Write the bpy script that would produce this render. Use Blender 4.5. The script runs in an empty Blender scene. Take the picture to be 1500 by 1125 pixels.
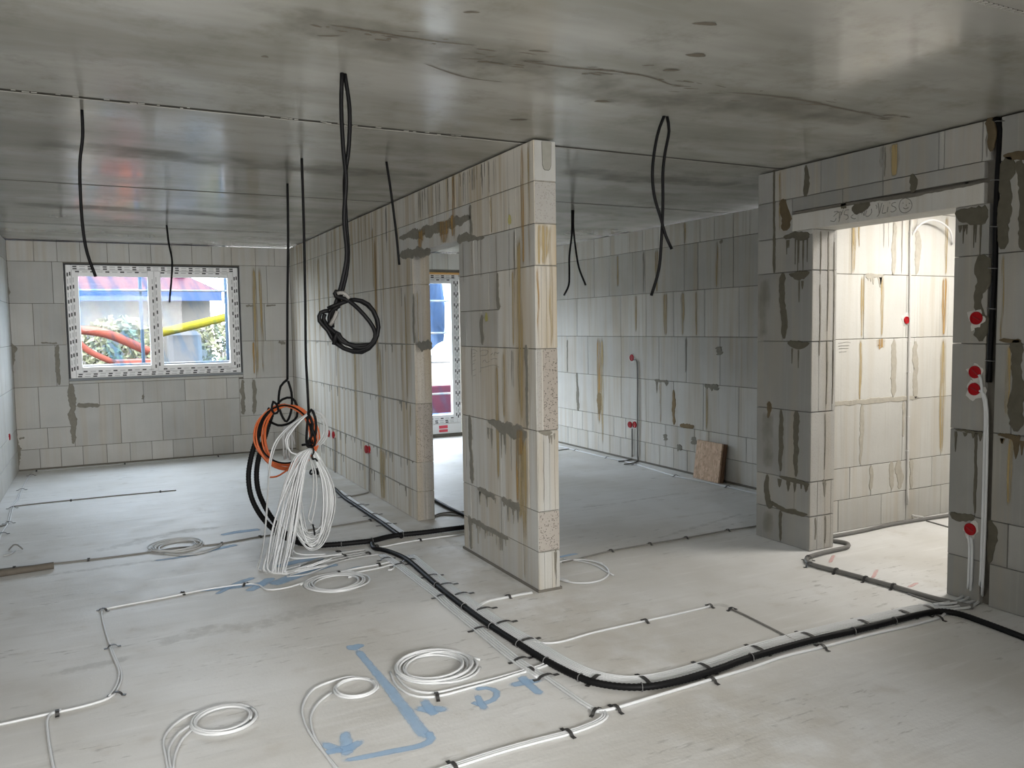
import bpy, bmesh, math, random
from mathutils import Vector, Matrix
import numpy as np

SC = bpy.context.scene
COL = SC.collection
rng = random.Random(7)

# ------------------------------------------------------------------ camera, sky, lights, exposure
cam_data = bpy.data.cameras.new('camera')
cam_data.sensor_width = 36.0
cam_data.lens = 28.32
cam_data.clip_start = 0.05
cam = bpy.data.objects.new('camera', cam_data)
COL.objects.link(cam)
XL = -0.94
_r = Vector((0.89062877, -0.4544878, -0.01487383))
_u = Vector((0.0452373, 0.05600679, 0.99740505))
_f = Vector((0.45247539, 0.88899048, -0.07044106))
cam.matrix_world = Matrix(((_r.x, _u.x, -_f.x, 0), (_r.y, _u.y, -_f.y, 0), (_r.z, _u.z, -_f.z, 1.6334), (0, 0, 0, 1)))
SC.camera = cam

world = bpy.data.worlds.new('overcast_sky')
SC.world = world
world.use_nodes = True
_bg = world.node_tree.nodes['Background']
_bg.inputs['Color'].default_value = (0.985, 0.992, 1.0, 1)
_bg.inputs['Strength'].default_value = 20.0

SC.view_settings.view_transform = 'Standard'
SC.view_settings.look = 'None'
SC.view_settings.gamma = 1.0
SC.view_settings.use_curve_mapping = False
SC.view_settings.exposure = 0.0


def area_light(name, loc, target, sx, sy, power, color=(1, 1, 1), portal=False):
    d = bpy.data.lights.new(name, 'AREA')
    d.shape = 'RECTANGLE'
    d.size, d.size_y = sx, sy
    d.energy = power
    d.color = color
    if portal:
        d.cycles.is_portal = True
    o = bpy.data.objects.new(name, d)
    COL.objects.link(o)
    o.location = loc
    o.rotation_euler = (Vector(target) - Vector(loc)).to_track_quat('-Z', 'Y').to_euler()
    return o


# lamp inside the closed front wall, standing in for daylight behind the camera
_fl = area_light('front_daylight', (1.0, -5.0, 2.3), (1.6, 2.0, -1.2), 3.4, 1.3, 530, (1.0, 0.985, 0.96))
_fl.data.spread = math.radians(130)
# added side lamp to brighten the partition; the left wall has no window
area_light('side_fill', (XL + 0.06, 1.9, 1.75), (3.0, 2.6, 0.3), 1.6, 1.2, 48, (1.0, 0.985, 0.955))
# portals so that the sky is sampled through the two back windows
area_light('window_portal', (0.65, 11.50, 1.78), (0.65, 5, 1.78), 2.0, 1.4, 1, portal=True)
area_light('terrace_portal', (3.75, 11.50, 1.3), (3.75, 5, 1.3), 2.1, 2.3, 1, portal=True)
# site lamp on the corridor ceiling
_l = bpy.data.lights.new('corridor_lamp', 'AREA')
_l.shape = 'RECTANGLE'
_l.size, _l.size_y = 1.1, 0.5
_l.energy = 66
_l.color = (1.0, 0.95, 0.885)
_lo = bpy.data.objects.new('corridor_lamp', _l)
COL.objects.link(_lo)
_lo.location = (5.75, 3.35, 2.70)

Xp, Xe, Yn, Yb, Xr, Yc, Xk, Yp = 2.336, 2.487, 4.262, 11.195, 4.445, 4.36, 5.689, 4.617
Yj0, Yj1 = 5.41, 6.38          # jambs of the opening in the partition
Yo0, Yo1 = 3.04, 4.09          # jambs of the opening to the corridor
H = 2.75

# ------------------------------------------------------------------ materials


def new_mat(name):
    m = bpy.data.materials.new(name)
    m.use_nodes = True
    nt = m.node_tree
    return m, nt, nt.nodes['Principled BSDF']


class N:
    """small node-building helper"""

    def __init__(self, nt):
        self.nt = nt

    def node(self, t, **kw):
        n = self.nt.nodes.new(t)
        for k, v in kw.items():
            setattr(n, k, v)
        return n

    def link(self, a, b):
        self.nt.links.new(a, b)

    def setin(self, sock, v):
        if hasattr(v, 'is_linked') or isinstance(v, bpy.types.NodeSocket):
            self.link(v, sock)
        else:
            sock.default_value = v

    def math(self, op, a, b=0.0, clamp=False):
        n = self.node('ShaderNodeMath', operation=op, use_clamp=clamp)
        self.setin(n.inputs[0], a)
        self.setin(n.inputs[1], b)
        return n.outputs[0]

    def mix(self, fac, a, b):
        n = self.node('ShaderNodeMix', data_type='RGBA')
        self.setin(n.inputs[0], fac)
        for s, v in ((n.inputs[6], a), (n.inputs[7], b)):
            if isinstance(v, tuple):
                s.default_value = (*v, 1)
            else:
                self.link(v, s)
        return n.outputs[2]

    def noise(self, vec, scale, detail=3, rough=0.55):
        n = self.node('ShaderNodeTexNoise')
        n.inputs['Scale'].default_value = scale
        n.inputs['Detail'].default_value = detail
        n.inputs['Roughness'].default_value = rough
        if vec is not None:
            self.link(vec, n.inputs['Vector'])
        return n.outputs['Fac']

    def ramp(self, fac, lo, hi):
        n = self.node('ShaderNodeMapRange', clamp=True, interpolation_type='SMOOTHSTEP')
        self.setin(n.inputs['Value'], fac)
        n.inputs['From Min'].default_value = lo
        n.inputs['From Max'].default_value = hi
        return n.outputs['Result']

    def comb(self, x, y, z):
        n = self.node('ShaderNodeCombineXYZ')
        for s, v in zip(n.inputs, (x, y, z)):
            self.setin(s, v)
        return n.outputs[0]

    def pos(self):
        g = self.node('ShaderNodeNewGeometry')
        s = self.node('ShaderNodeSeparateXYZ')
        self.link(g.outputs['Position'], s.inputs[0])
        return g.outputs['Position'], s.outputs

    def bump(self, bsdf, height, strength=0.3, dist=0.01):
        b = self.node('ShaderNodeBump')
        b.inputs['Strength'].default_value = strength
        b.inputs['Distance'].default_value = dist
        self.link(height, b.inputs['Height'])
        self.link(b.outputs[0], bsdf.inputs['Normal'])


def mat_block():
    m, nt, bs = new_mat('lime_block')
    n = N(nt)
    P, s = n.pos()
    u = n.math('ADD', s[0], s[1])
    oi = n.node('ShaderNodeObjectInfo')
    sep = n.node('ShaderNodeSeparateColor')
    n.link(oi.outputs['Color'], sep.inputs[0])
    tone, stain, por = sep.outputs
    cloud = n.noise(P, 2.2, 3)
    t = n.math('ADD', tone, n.math('MULTIPLY', n.math('SUBTRACT', cloud, 0.5), 0.55), True)
    base = n.mix(t, (0.56, 0.555, 0.525), (0.245, 0.247, 0.238))
    warm = n.math('MULTIPLY', n.ramp(stain, 0.55, 0.85), 0.55)
    base = n.mix(warm, base, (0.59, 0.545, 0.465))
    wide = n.noise(n.comb(n.math('MULTIPLY', u, 9.0), 0.0, n.math('MULTIPLY', s[2], 0.45)), 1.0, 3)
    wide = n.ramp(wide, 0.42, 0.66)
    base = n.mix(n.math('MULTIPLY', wide, stain), base, (0.40, 0.32, 0.205))
    thin = n.noise(n.comb(n.math('MULTIPLY', u, 42.0), 1.7, n.math('MULTIPLY', s[2], 0.9)), 1.0, 3)
    thin2 = n.ramp(thin, 0.55, 0.72)
    base = n.mix(n.math('MULTIPLY', n.math('MULTIPLY', thin2, stain), 0.8), base, (0.27, 0.245, 0.195))
    thin3 = n.ramp(thin, 0.44, 0.30)
    base = n.mix(n.math('MULTIPLY', n.math('MULTIPLY', thin3, stain), 0.35), base, (0.60, 0.58, 0.54))
    v = n.node('ShaderNodeTexVoronoi')
    v.inputs['Scale'].default_value = 85
    n.link(P, v.inputs['Vector'])
    pit = n.ramp(v.outputs['Distance'], 0.42, 0.20)
    pitmask = n.math('MULTIPLY', n.math('MULTIPLY', pit, n.ramp(n.noise(P, 26, 2), 0.36, 0.52)), por, True)
    base = n.mix(n.math('MULTIPLY', por, 0.6), base, (0.37, 0.315, 0.265))
    base = n.mix(pitmask, base, (0.10, 0.085, 0.07))
    sp = n.noise(P, 140, 2)
    base = n.mix(n.math('MULTIPLY', n.ramp(sp, 0.58, 0.75), 0.25), base, (0.30, 0.29, 0.26))
    n.link(base, bs.inputs['Base Color'])
    bs.inputs['Roughness'].default_value = 0.85
    h = n.math('ADD', n.math('MULTIPLY', n.noise(P, 90, 3), 0.35), n.noise(P, 9, 3))
    h = n.math('SUBTRACT', h, n.math('MULTIPLY', pitmask, 1.5))
    n.bump(bs, h, 0.25, 0.006)
    return m


def mat_simple(name, col, rough=0.6, var=0.12, scale=12.0, metal=0.0, bump=0.0, bscale=40.0, spec=0.5):
    m, nt, bs = new_mat(name)
    n = N(nt)
    P, s = n.pos()
    f = n.noise(P, scale, 3)
    c = n.mix(f, tuple(max(0, x * (1 - var)) for x in col), tuple(min(1, x * (1 + var)) for x in col))
    n.link(c, bs.inputs['Base Color'])
    bs.inputs['Roughness'].default_value = rough
    bs.inputs['Metallic'].default_value = metal
    bs.inputs['Specular IOR Level'].default_value = spec
    if bump:
        n.bump(bs, n.noise(P, bscale, 3), bump, 0.004)
    return m


def mat_floor():
    m, nt, bs = new_mat('screed_concrete')
    n = N(nt)
    P, s = n.pos()
    big = n.noise(P, 0.75, 4)
    mid = n.noise(P, 4.5, 4)
    trowel = n.noise(n.comb(n.math('MULTIPLY', s[0], 1.6), n.math('MULTIPLY', s[1], 14.0), 0.0), 1.0, 4, 0.6)
    base = n.mix(n.ramp(big, 0.3, 0.7), (0.545, 0.535, 0.505), (0.70, 0.705, 0.70))
    base = n.mix(n.math('MULTIPLY', n.ramp(trowel, 0.52, 0.72), 0.28), base, (0.48, 0.47, 0.445))
    base = n.mix(n.math('MULTIPLY', n.ramp(trowel, 0.45, 0.28), 0.4), base, (0.75, 0.75, 0.745))
    base = n.mix(n.math('MULTIPLY', n.ramp(mid, 0.58, 0.78), 0.55), base, (0.48, 0.455, 0.41))
    # ochre dust that lies close to the foot of the partition
    dx = n.math('ABSOLUTE', n.math('SUBTRACT', s[0], 2.30))
    dust = n.math('MULTIPLY', n.ramp(dx, 0.75, 0.05), n.ramp(mid, 0.3, 0.6))
    base = n.mix(n.math('MULTIPLY', dust, 0.45), base, (0.46, 0.425, 0.36))
    dash = n.ramp(n.noise(n.comb(n.math('MULTIPLY', s[0], 7.0), n.math('MULTIPLY', s[1], 26.0), 0.0), 1.0, 4, 0.65), 0.57, 0.68)
    zone = n.ramp(n.noise(n.comb(n.math('MULTIPLY', s[0], 0.8), n.math('MULTIPLY', s[1], 1.9), 3.0), 1.0, 3, 0.5), 0.47, 0.60)
    base = n.mix(n.math('MULTIPLY', n.math('MULTIPLY', dash, zone), 0.6), base, (0.30, 0.295, 0.275))
    sp = n.noise(P, 120, 2)
    base = n.mix(n.math('MULTIPLY', n.ramp(sp, 0.62, 0.8), 0.3), base, (0.28, 0.27, 0.25))
    n.link(base, bs.inputs['Base Color'])
    r = n.math('ADD', 0.48, n.math('MULTIPLY', mid, 0.25))
    n.link(r, bs.inputs['Roughness'])
    bs.inputs['Specular IOR Level'].default_value = 0.4
    h = n.math('ADD', n.math('MULTIPLY', n.noise(P, 70, 3), 0.25), n.math('ADD', n.math('MULTIPLY', trowel, 0.9), n.math('MULTIPLY', n.noise(P, 12, 4), 0.5)))
    n.bump(bs, h, 0.28, 0.012)
    return m


def mat_ceiling():
    m, nt, bs = new_mat('formed_concrete')
    n = N(nt)
    P, s = n.pos()
    big = n.noise(n.comb(n.math('MULTIPLY', s[0], 0.5), n.math('MULTIPLY', s[1], 1.6), 0.0), 1.0, 4, 0.6)
    fine = n.noise(n.comb(n.math('MULTIPLY', s[0], 3.0), n.math('MULTIPLY', s[1], 26.0), 0.0), 1.0, 4, 0.6)
    base = n.mix(n.ramp(big, 0.32, 0.68), (0.30, 0.29, 0.252), (0.465, 0.455, 0.42))
    base = n.mix(n.math('MULTIPLY', n.ramp(n.noise(P, 3.0, 5, 0.7), 0.48, 0.72), 0.45), base, (0.20, 0.19, 0.15))
    base = n.mix(n.math('MULTIPLY', n.ramp(fine, 0.55, 0.75), 0.12), base, (0.48, 0.48, 0.46))
    n.link(base, bs.inputs['Base Color'])
    r = n.math('ADD', 0.11, n.math('MULTIPLY', n.ramp(n.noise(P, 1.6, 2, 0.5), 0.30, 0.75), 0.16))
    n.link(r, bs.inputs['Roughness'])
    bs.inputs['Specular IOR Level'].default_value = 0.38
    h = n.noise(n.comb(n.math('MULTIPLY', s[0], 4.0), n.math('MULTIPLY', s[1], 45.0), 0.0), 1.0, 2, 0.5)
    n.bump(bs, h, 0.02, 0.004)
    return m


def mat_decal(name, col, col2, density=1.0, scale=14.0, streak=False, rough=0.8, broken=0.9, edge=0.5):
    """flat stain or sprayed paint: opacity follows the mesh attribute a, broken up by noise"""
    m, nt, bs = new_mat(name)
    n = N(nt)
    P, s = n.pos()
    at = n.node('ShaderNodeAttribute', attribute_name='a')
    if streak:
        u = n.math('ADD', s[0], s[1])
        nz = n.noise(n.comb(n.math('MULTIPLY', u, 55.0), 0.0, n.math('MULTIPLY', s[2], 1.8)), 1.0, 3)
    else:
        nz = n.noise(P, scale, 4, 0.6)
    if streak:
        f = n.math('MULTIPLY', n.ramp(at.outputs['Fac'], 0.0, 0.9), n.math('ADD', 0.22, n.math('MULTIPLY', n.ramp(nz, 0.36, 0.62), 0.78)))
    else:
        f = n.math('ADD', at.outputs['Fac'], n.math('MULTIPLY', n.math('SUBTRACT', nz, 0.5), broken))
        f = n.ramp(f, 0.22, 0.22 + edge)
        f = n.math('MULTIPLY', f, n.ramp(at.outputs['Fac'], 0.0, 0.25))
    f = n.math('MULTIPLY', f, density)
    n.link(f, bs.inputs['Alpha'])
    n.link(n.mix(n.noise(P, 9, 3), col, col2), bs.inputs['Base Color'])
    bs.inputs['Roughness'].default_value = rough
    return m


def mat_glass(name, tint=(0.97, 0.99, 1.0)):
    m = bpy.data.materials.new(name)
    m.use_nodes = True
    nt = m.node_tree
    nt.nodes.clear()
    n = N(nt)
    out = n.node('ShaderNodeOutputMaterial')
    tr = n.node('ShaderNodeBsdfTransparent')
    tr.inputs[0].default_value = (*tint, 1)
    gl = n.node('ShaderNodeBsdfGlossy')
    gl.inputs['Roughness'].default_value = 0.02
    mx = n.node('ShaderNodeMixShader')
    mx.inputs[0].default_value = 0.004
    n.link(tr.outputs[0], mx.inputs[1])
    n.link(gl.outputs[0], mx.inputs[2])
    n.link(mx.outputs[0], out.inputs[0])
    return m


def mat_film(name, blue=0.6):
    """thin wrinkled polythene: partly clear, partly milky, with bluish folds"""
    m = bpy.data.materials.new(name)
    m.use_nodes = True
    nt = m.node_tree
    nt.nodes.clear()
    n = N(nt)
    out = n.node('ShaderNodeOutputMaterial')
    P, s = n.pos()
    w = n.noise(n.comb(n.math('MULTIPLY', n.math('ADD', s[0], n.math('MULTIPLY', s[2], 0.35)), 5.0), 0.0, n.math('MULTIPLY', s[2], 1.3)), 1.0, 4, 0.6)
    fold = n.ramp(w, 0.46, 0.62)
    tint = n.mix(n.math('MULTIPLY', fold, blue), (0.97, 0.98, 1.0), (0.12, 0.50, 0.95))
    tr = n.node('ShaderNodeBsdfTransparent')
    n.link(tint, tr.inputs[0])
    tl = n.node('ShaderNodeBsdfTranslucent')
    n.link(n.mix(n.math('MULTIPLY', fold, blue), (0.9, 0.9, 0.9), (0.45, 0.75, 0.95)), tl.inputs[0])
    mx = n.node('ShaderNodeMixShader')
    n.link(n.math('ADD', 0.004, n.math('MULTIPLY', n.ramp(w, 0.5, 0.7), 0.02)), mx.inputs[0])
    n.link(tr.outputs[0], mx.inputs[1])
    n.link(tl.outputs[0], mx.inputs[2])
    n.link(mx.outputs[0], out.inputs[0])
    return m


def mat_osb():
    m, nt, bs = new_mat('strand_board')
    n = N(nt)
    P, s = n.pos()
    v = n.node('ShaderNodeTexVoronoi')
    v.inputs['Scale'].default_value = 42
    mp = n.node('ShaderNodeMapping')
    mp.inputs['Scale'].default_value = (1.0, 1.0, 0.45)
    mp.inputs['Rotation'].default_value = (0.7, 0, 0)
    n.link(P, mp.inputs[0])
    n.link(mp.outputs[0], v.inputs['Vector'])
    sc = n.node('ShaderNodeSeparateColor')
    n.link(v.outputs['Color'], sc.inputs[0])
    c = n.mix(sc.outputs[0], (0.46, 0.31, 0.20), (0.66, 0.48, 0.34))
    c = n.mix(n.math('MULTIPLY', n.ramp(n.noise(P, 40, 3), 0.55, 0.7), 0.5), c, (0.20, 0.13, 0.085))
    n.link(c, bs.inputs['Base Color'])
    bs.inputs['Roughness'].default_value = 0.7
    n.bump(bs, sc.outputs[0], 0.3, 0.003)
    return m


M = dict(
    block=mat_block(), floor=mat_floor(), ceiling=mat_ceiling(),
    core=mat_simple('joint_mortar', (0.14, 0.13, 0.11), 0.95, 0.2, 30),
    gap=mat_simple('dark_joint', (0.075, 0.070, 0.058), 0.95),
    mortar=mat_simple('smeared_mortar', (0.20, 0.188, 0.155), 0.92, 0.25, 22, bump=0.5),
    mortar_brown=mat_simple('ochre_mortar', (0.215, 0.155, 0.08), 0.92, 0.3, 22, bump=0.5),
    mortar_dark=mat_simple('dark_mortar', (0.10, 0.092, 0.068), 0.9, 0.3, 22, bump=0.5),  # this and the next: darker mortars on the right wall
    mortar_darkbrown=mat_simple('dark_ochre_mortar', (0.105, 0.079, 0.043), 0.9, 0.3, 22, bump=0.5),
    fill=mat_simple('concrete_fill', (0.27, 0.265, 0.23), 0.9, 0.15, 30, bump=0.3),
    plaster=mat_simple('gypsum_plaster', (0.54, 0.53, 0.50), 0.9, 0.15, 30, bump=0.6),
    black=mat_simple('black_cable_sheath', (0.0045, 0.0045, 0.005), 0.5, 0.2, 30, spec=0.12),
    duct=mat_simple('black_duct', (0.007, 0.007, 0.0075), 0.55, 0.2, 60, spec=0.15),
    dusty=mat_simple('dusty_black_sheath', (0.14, 0.135, 0.125), 0.7, 0.4, 40),
    white=mat_simple('pale_cable_sheath', (0.62, 0.635, 0.645), 0.5, 0.06, 8),
    greycable=mat_simple('grey_cable_sheath', (0.42, 0.43, 0.43), 0.5, 0.1, 8),
    shade=mat_simple('dull_cable_sheath', (0.18, 0.175, 0.16), 0.6, 0.15, 8),
    orange=mat_simple('orange_cable_sheath', (0.62, 0.135, 0.035), 0.45, 0.12, 20),
    conduit=mat_simple('grey_conduit', (0.16, 0.158, 0.15), 0.55, 0.2, 14),
    conduit_pale=mat_simple('pale_conduit', (0.55, 0.54, 0.52), 0.55, 0.1, 14),
    strap=mat_simple('perforated_strap', (0.035, 0.034, 0.033), 0.5, 0.3, 40),
    tie=mat_simple('cable_tie', (0.16, 0.16, 0.16), 0.5, 0.2, 40),
    red=mat_simple('red_cap', (0.34, 0.006, 0.011), 0.45, 0.12, 40, spec=0.2),
    redface=mat_simple('red_cap_recess', (0.26, 0.005, 0.009), 0.5, 0.12, 40),
    pvc=mat_simple('white_pvc', (0.70, 0.70, 0.70), 0.35, 0.03, 6),
    tapeprint=mat_simple('tape_print', (0.03, 0.03, 0.03), 0.5),
    tapegrey=mat_simple('tape_print_grey', (0.42, 0.42, 0.42), 0.5),
    gasket=mat_simple('black_gasket', (0.02, 0.022, 0.024), 0.6),
    sill=mat_simple('grey_sill', (0.20, 0.215, 0.225), 0.6),
    foam=mat_simple('orange_foam', (0.62, 0.36, 0.13), 0.9, 0.2, 40, bump=0.6),
    label=mat_simple('red_sticker', (0.60, 0.05, 0.08), 0.5),
    glass=mat_glass('window_glass'), film=mat_film('protective_film', 0.75), film2=mat_film('protective_film_clear', 0.5),
    osb=mat_osb(), osbedge=mat_simple('strand_board_edge', (0.15, 0.085, 0.05), 0.8, 0.3, 60, bump=0.5),
    pencil=mat_simple('carpenter_pencil', (0.20, 0.195, 0.18), 0.8),
    rust=mat_decal('rust_streak', (0.44, 0.325, 0.135), (0.42, 0.32, 0.15), 0.78, streak=True),
    sienna=mat_decal('sienna_streak', (0.41, 0.25, 0.075), (0.39, 0.245, 0.085), 0.88, streak=True),
    drip=mat_decal('grey_drip', (0.20, 0.185, 0.155), (0.25, 0.225, 0.18), 0.75, streak=True),
    damp=mat_decal('damp_stain', (0.23, 0.215, 0.17), (0.26, 0.245, 0.20), 0.45, 4.5, broken=2.2, edge=1.2),
    pit=mat_decal('ceiling_blemish', (0.16, 0.135, 0.10), (0.20, 0.17, 0.13), 0.85, 40.0),
    blue=mat_decal('blue_spray', (0.33, 0.53, 0.78), (0.40, 0.58, 0.80), 0.66, 20.0, broken=0.6, edge=0.7),
    pink=mat_decal('pink_spray', (0.75, 0.38, 0.36), (0.75, 0.42, 0.38), 0.40, 16.0),
    yellow=mat_decal('yellow_spray', (0.55, 0.52, 0.10), (0.55, 0.50, 0.16), 0.6, 30.0),
    scuff=mat_decal('floor_scuff', (0.38, 0.375, 0.35), (0.42, 0.41, 0.385), 0.17, 14.0, broken=3.2, edge=1.0),
    wood=mat_simple('weathered_pipe', (0.11, 0.095, 0.075), 0.8, 0.25, 20),
    # outside
    earth=mat_simple('pale_ground', (0.07, 0.066, 0.058), 0.95, 0.2, 2.0, spec=0.03),
    render=mat_simple('house_render', (0.085, 0.083, 0.079), 0.9, 0.15, 1.5, spec=0.03),
    roofred=mat_simple('red_roof', (0.030, 0.008, 0.015), 0.7, 0.15, 4, spec=0.03),
    gutter=mat_simple('blue_fascia', (0.030, 0.045, 0.10), 0.5, 0.1, 4, spec=0.03),
    leaf=mat_simple('hedge_leaves', (0.095, 0.10, 0.065), 0.9, 0.4, 6, spec=0.03),
    scaf=mat_simple('scaffold_steel', (0.035, 0.058, 0.09), 0.5, 0.1, 6, spec=0.03),
    rail=mat_simple('white_rail', (0.11, 0.113, 0.118), 0.5, spec=0.03),
    yellowsteel=mat_simple('yellow_steel', (0.10, 0.09, 0.006), 0.5, spec=0.03),
    orangesteel=mat_simple('orange_steel', (0.10, 0.026, 0.018), 0.5, spec=0.03),
    darksteel=mat_simple('machine_grey', (0.065, 0.068, 0.073), 0.5, spec=0.03),
    tarp=mat_simple('blue_tarpaulin', (0.028, 0.05, 0.095), 0.6, 0.3, 3, spec=0.03),
    sand=mat_simple('sand_heap', (0.085, 0.07, 0.048), 0.95, 0.2, 5, spec=0.03),
)

# ------------------------------------------------------------------ building helpers


def link(o, parent=None):
    COL.objects.link(o)
    if parent is not None:
        o.parent = parent
    return o


def mesh_obj(name, verts, faces, mat, parent=None, smooth=False, loc=None, fix=True):
    """one mesh object; its origin sits at the middle of its foot"""
    V = np.array(verts, float)
    if loc is None:
        lo, hi = V.min(0), V.max(0)
        loc = ((lo[0] + hi[0]) / 2, (lo[1] + hi[1]) / 2, lo[2])
    V = V - np.array(loc)
    me = bpy.data.meshes.new(name)
    me.from_pydata(V.tolist(), [], faces)
    if fix:
        bm = bmesh.new()
        bm.from_mesh(me)
        bmesh.ops.recalc_face_normals(bm, faces=bm.faces)
        bm.to_mesh(me)
        bm.free()
    for k in (mat if isinstance(mat, (list, tuple)) else [mat]):
        me.materials.append(k)
    if smooth:
        me.polygons.foreach_set('use_smooth', [True] * len(me.polygons))
    me.update()
    o = bpy.data.objects.new(name, me)
    link(o, parent)
    ploc = Vector((0, 0, 0)) if parent is None else world_loc(parent)
    o.location = Vector(loc) - ploc
    return o


def world_loc(o):
    v = Vector(o.location)
    while o.parent is not None:
        o = o.parent
        v += Vector(o.location)
    return v


def tag(o, label, cat=None, group=None, kind=None):
    o['label'] = label
    if cat:
        o['category'] = cat
    if group:
        o['group'] = group
    if kind:
        o['kind'] = kind
    return o


def thing(name, loc, label, cat, group=None):
    o = bpy.data.objects.new(name, None)
    o.empty_display_size = 0.1
    link(o)
    o.location = loc
    return tag(o, label, cat, group)


def box_data(x0, x1, y0, y1, z0, z1):
    v = [(x, y, z) for x in (x0, x1) for y in (y0, y1) for z in (z0, z1)]
    f = [(0, 1, 3, 2), (4, 6, 7, 5), (0, 4, 5, 1), (2, 3, 7, 6), (0, 2, 6, 4), (1, 5, 7, 3)]
    return v, f


def add(buf, v, f):
    b = len(buf[0])
    buf[0].extend(v)
    buf[1].extend(tuple(i + b for i in q) for q in f)


def box(name, x0, x1, y0, y1, z0, z1, mat, parent=None):
    v, f = box_data(x0, x1, y0, y1, z0, z1)
    return mesh_obj(name, v, f, mat, parent)


def chamfer_box(x0, x1, y0, y1, z0, z1, c):
    """box with every edge chamfered (24 corner points)"""
    bm = bmesh.new()
    v, f = box_data(x0, x1, y0, y1, z0, z1)
    bv = [bm.verts.new(p) for p in v]
    for q in f:
        bm.faces.new([bv[i] for i in q])
    bmesh.ops.bevel(bm, geom=bm.edges[:], offset=c, segments=1, affect='EDGES', profile=0.5)
    bm.verts.ensure_lookup_table()
    bm.verts.index_update()
    V = [tuple(p.co) for p in bm.verts]
    Fc = [tuple(p.index for p in q.verts) for q in bm.faces]
    bm.free()
    return V, Fc


def bevel_box(name, x0, x1, y0, y1, z0, z1, mat, parent=None, c=0.004):
    V, Fc = chamfer_box(x0, x1, y0, y1, z0, z1, c)
    return mesh_obj(name, V, Fc, mat, parent)


class Wall:
    """a wall face: u runs along it, z up, o stands out of it towards the room"""

    def __init__(self, axis, c, n):
        self.axis, self.c, self.n = axis, c, n

    def pt(self, u, z, o=0.0):
        return (self.c + self.n * o, u, z) if self.axis == 'x' else (u, self.c + self.n * o, z)


def slab(W, u0, u1, z0, z1, o0, o1):
    a, b = W.pt(u0, z0, o0), W.pt(u1, z1, o1)
    return [v for i in range(3) for v in (min(a[i], b[i]), max(a[i], b[i]))]


def block(parent, W, u0, u1, z0, z1, t, tone=0.3, stain=0.5, por=0.0, gap=0.0022):
    u0, u1, z0, z1 = u0 + gap, u1 - gap, z0 + gap, z1 - gap
    if u1 - u0 < 0.01:
        return None
    f = -rng.random() * 0.0018
    V, Fc = chamfer_box(*slab(W, u0, u1, z0, z1, f, -t), min(0.0028, (u1 - u0) / 4))
    o = mesh_obj('block', V, Fc, M['block'], parent)
    o.color = (max(0, min(1, tone + rng.uniform(-0.13, 0.13))), max(0, min(1, stain + rng.uniform(-0.12, 0.12))), por, 1)
    return o


def course(parent, W, u0, u1, z0, z1, joints, t, **kw):
    b = [u0] + [j for j in sorted(joints) if u0 + 0.03 < j < u1 - 0.03] + [u1]
    for a, c in zip(b[:-1], b[1:]):
        block(parent, W, a, c, z0, z1, t, **kw)


def steps(u0, u1, step, phase=0.0):
    out, x = [], u0 + phase
    while x < u1:
        out.append(x)
        x += step
    return out


def catmull(pts, seg=0.03):
    P = [Vector(p) for p in pts]
    if len(P) < 3:
        return P
    ext = [P[0] * 2 - P[1]] + P + [P[-1] * 2 - P[-2]]
    out = []
    for i in range(1, len(ext) - 2):
        p0, p1, p2, p3 = ext[i - 1:i + 3]
        k = max(2, min(24, int((p2 - p1).length / seg)))
        for j in range(k):
            t = j / k
            out.append(0.5 * ((2 * p1) + (p2 - p0) * t + (2 * p0 - 5 * p1 + 4 * p2 - p3) * t * t + (3 * p1 - p0 - 3 * p2 + p3) * t ** 3))
    out.append(P[-1])
    return out


def tube_data(path, r, sides=8):
    P = [Vector(p) for p in path]
    Q = [P[0]]
    for p in P[1:]:
        if (p - Q[-1]).length > 1e-4:
            Q.append(p)
    P = Q
    V, Fc = [], []
    n = len(P)
    up = None
    for i in range(n):
        t = (P[min(i + 1, n - 1)] - P[max(i - 1, 0)]).normalized()
        if up is None:
            a = Vector((0, 0, 1)) if abs(t.z) < 0.9 else Vector((1, 0, 0))
            up = (a - t * a.dot(t)).normalized()
        else:
            up = up - t * up.dot(t)
            up = up.normalized() if up.length > 1e-6 else t.orthogonal().normalized()
        sd = t.cross(up)
        rr = r(i / max(1, n - 1)) if callable(r) else r
        for k in range(sides):
            a = 2 * math.pi * k / sides
            V.append(tuple(P[i] + (up * math.cos(a) + sd * math.sin(a)) * rr))
    for i in range(n - 1):
        for k in range(sides):
            k2 = (k + 1) % sides
            Fc.append((i * sides + k, i * sides + k2, (i + 1) * sides + k2, (i + 1) * sides + k))
    Fc.append(tuple(range(sides - 1, -1, -1)))
    Fc.append(tuple((n - 1) * sides + k for k in range(sides)))
    return V, Fc


def tube(name, pts, r, mat, parent=None, sides=8, smooth_path=True, seg=0.03):
    path = catmull(pts, seg) if smooth_path else pts
    V, Fc = tube_data(path, r, sides)
    return mesh_obj(name, V, Fc, mat, parent, smooth=True, fix=False)


def corrugated(name, pts, r, mat, parent=None):
    """ribbed duct: the radius swings with the length"""
    path = catmull(pts, 0.02)
    fine = []
    acc = 0.0
    for a, b in zip(path[:-1], path[1:]):
        L = (b - a).length
        k = max(1, int(L / 0.0075))
        for j in range(k):
            fine.append(a.lerp(b, j / k))
    fine.append(path[-1])
    V, Fc = [], []
    cnt = len(fine)
    V, Fc = tube_data(fine, lambda s: r * (0.93 + 0.07 * (1 if int(s * (cnt - 1) + 0.5) % 2 else -1)), 8)
    return mesh_obj(name, V, Fc, mat, parent, smooth=True, fix=False)


def flat3(pts2, z):
    return [(p[0], p[1], z) for p in pts2]


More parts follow.
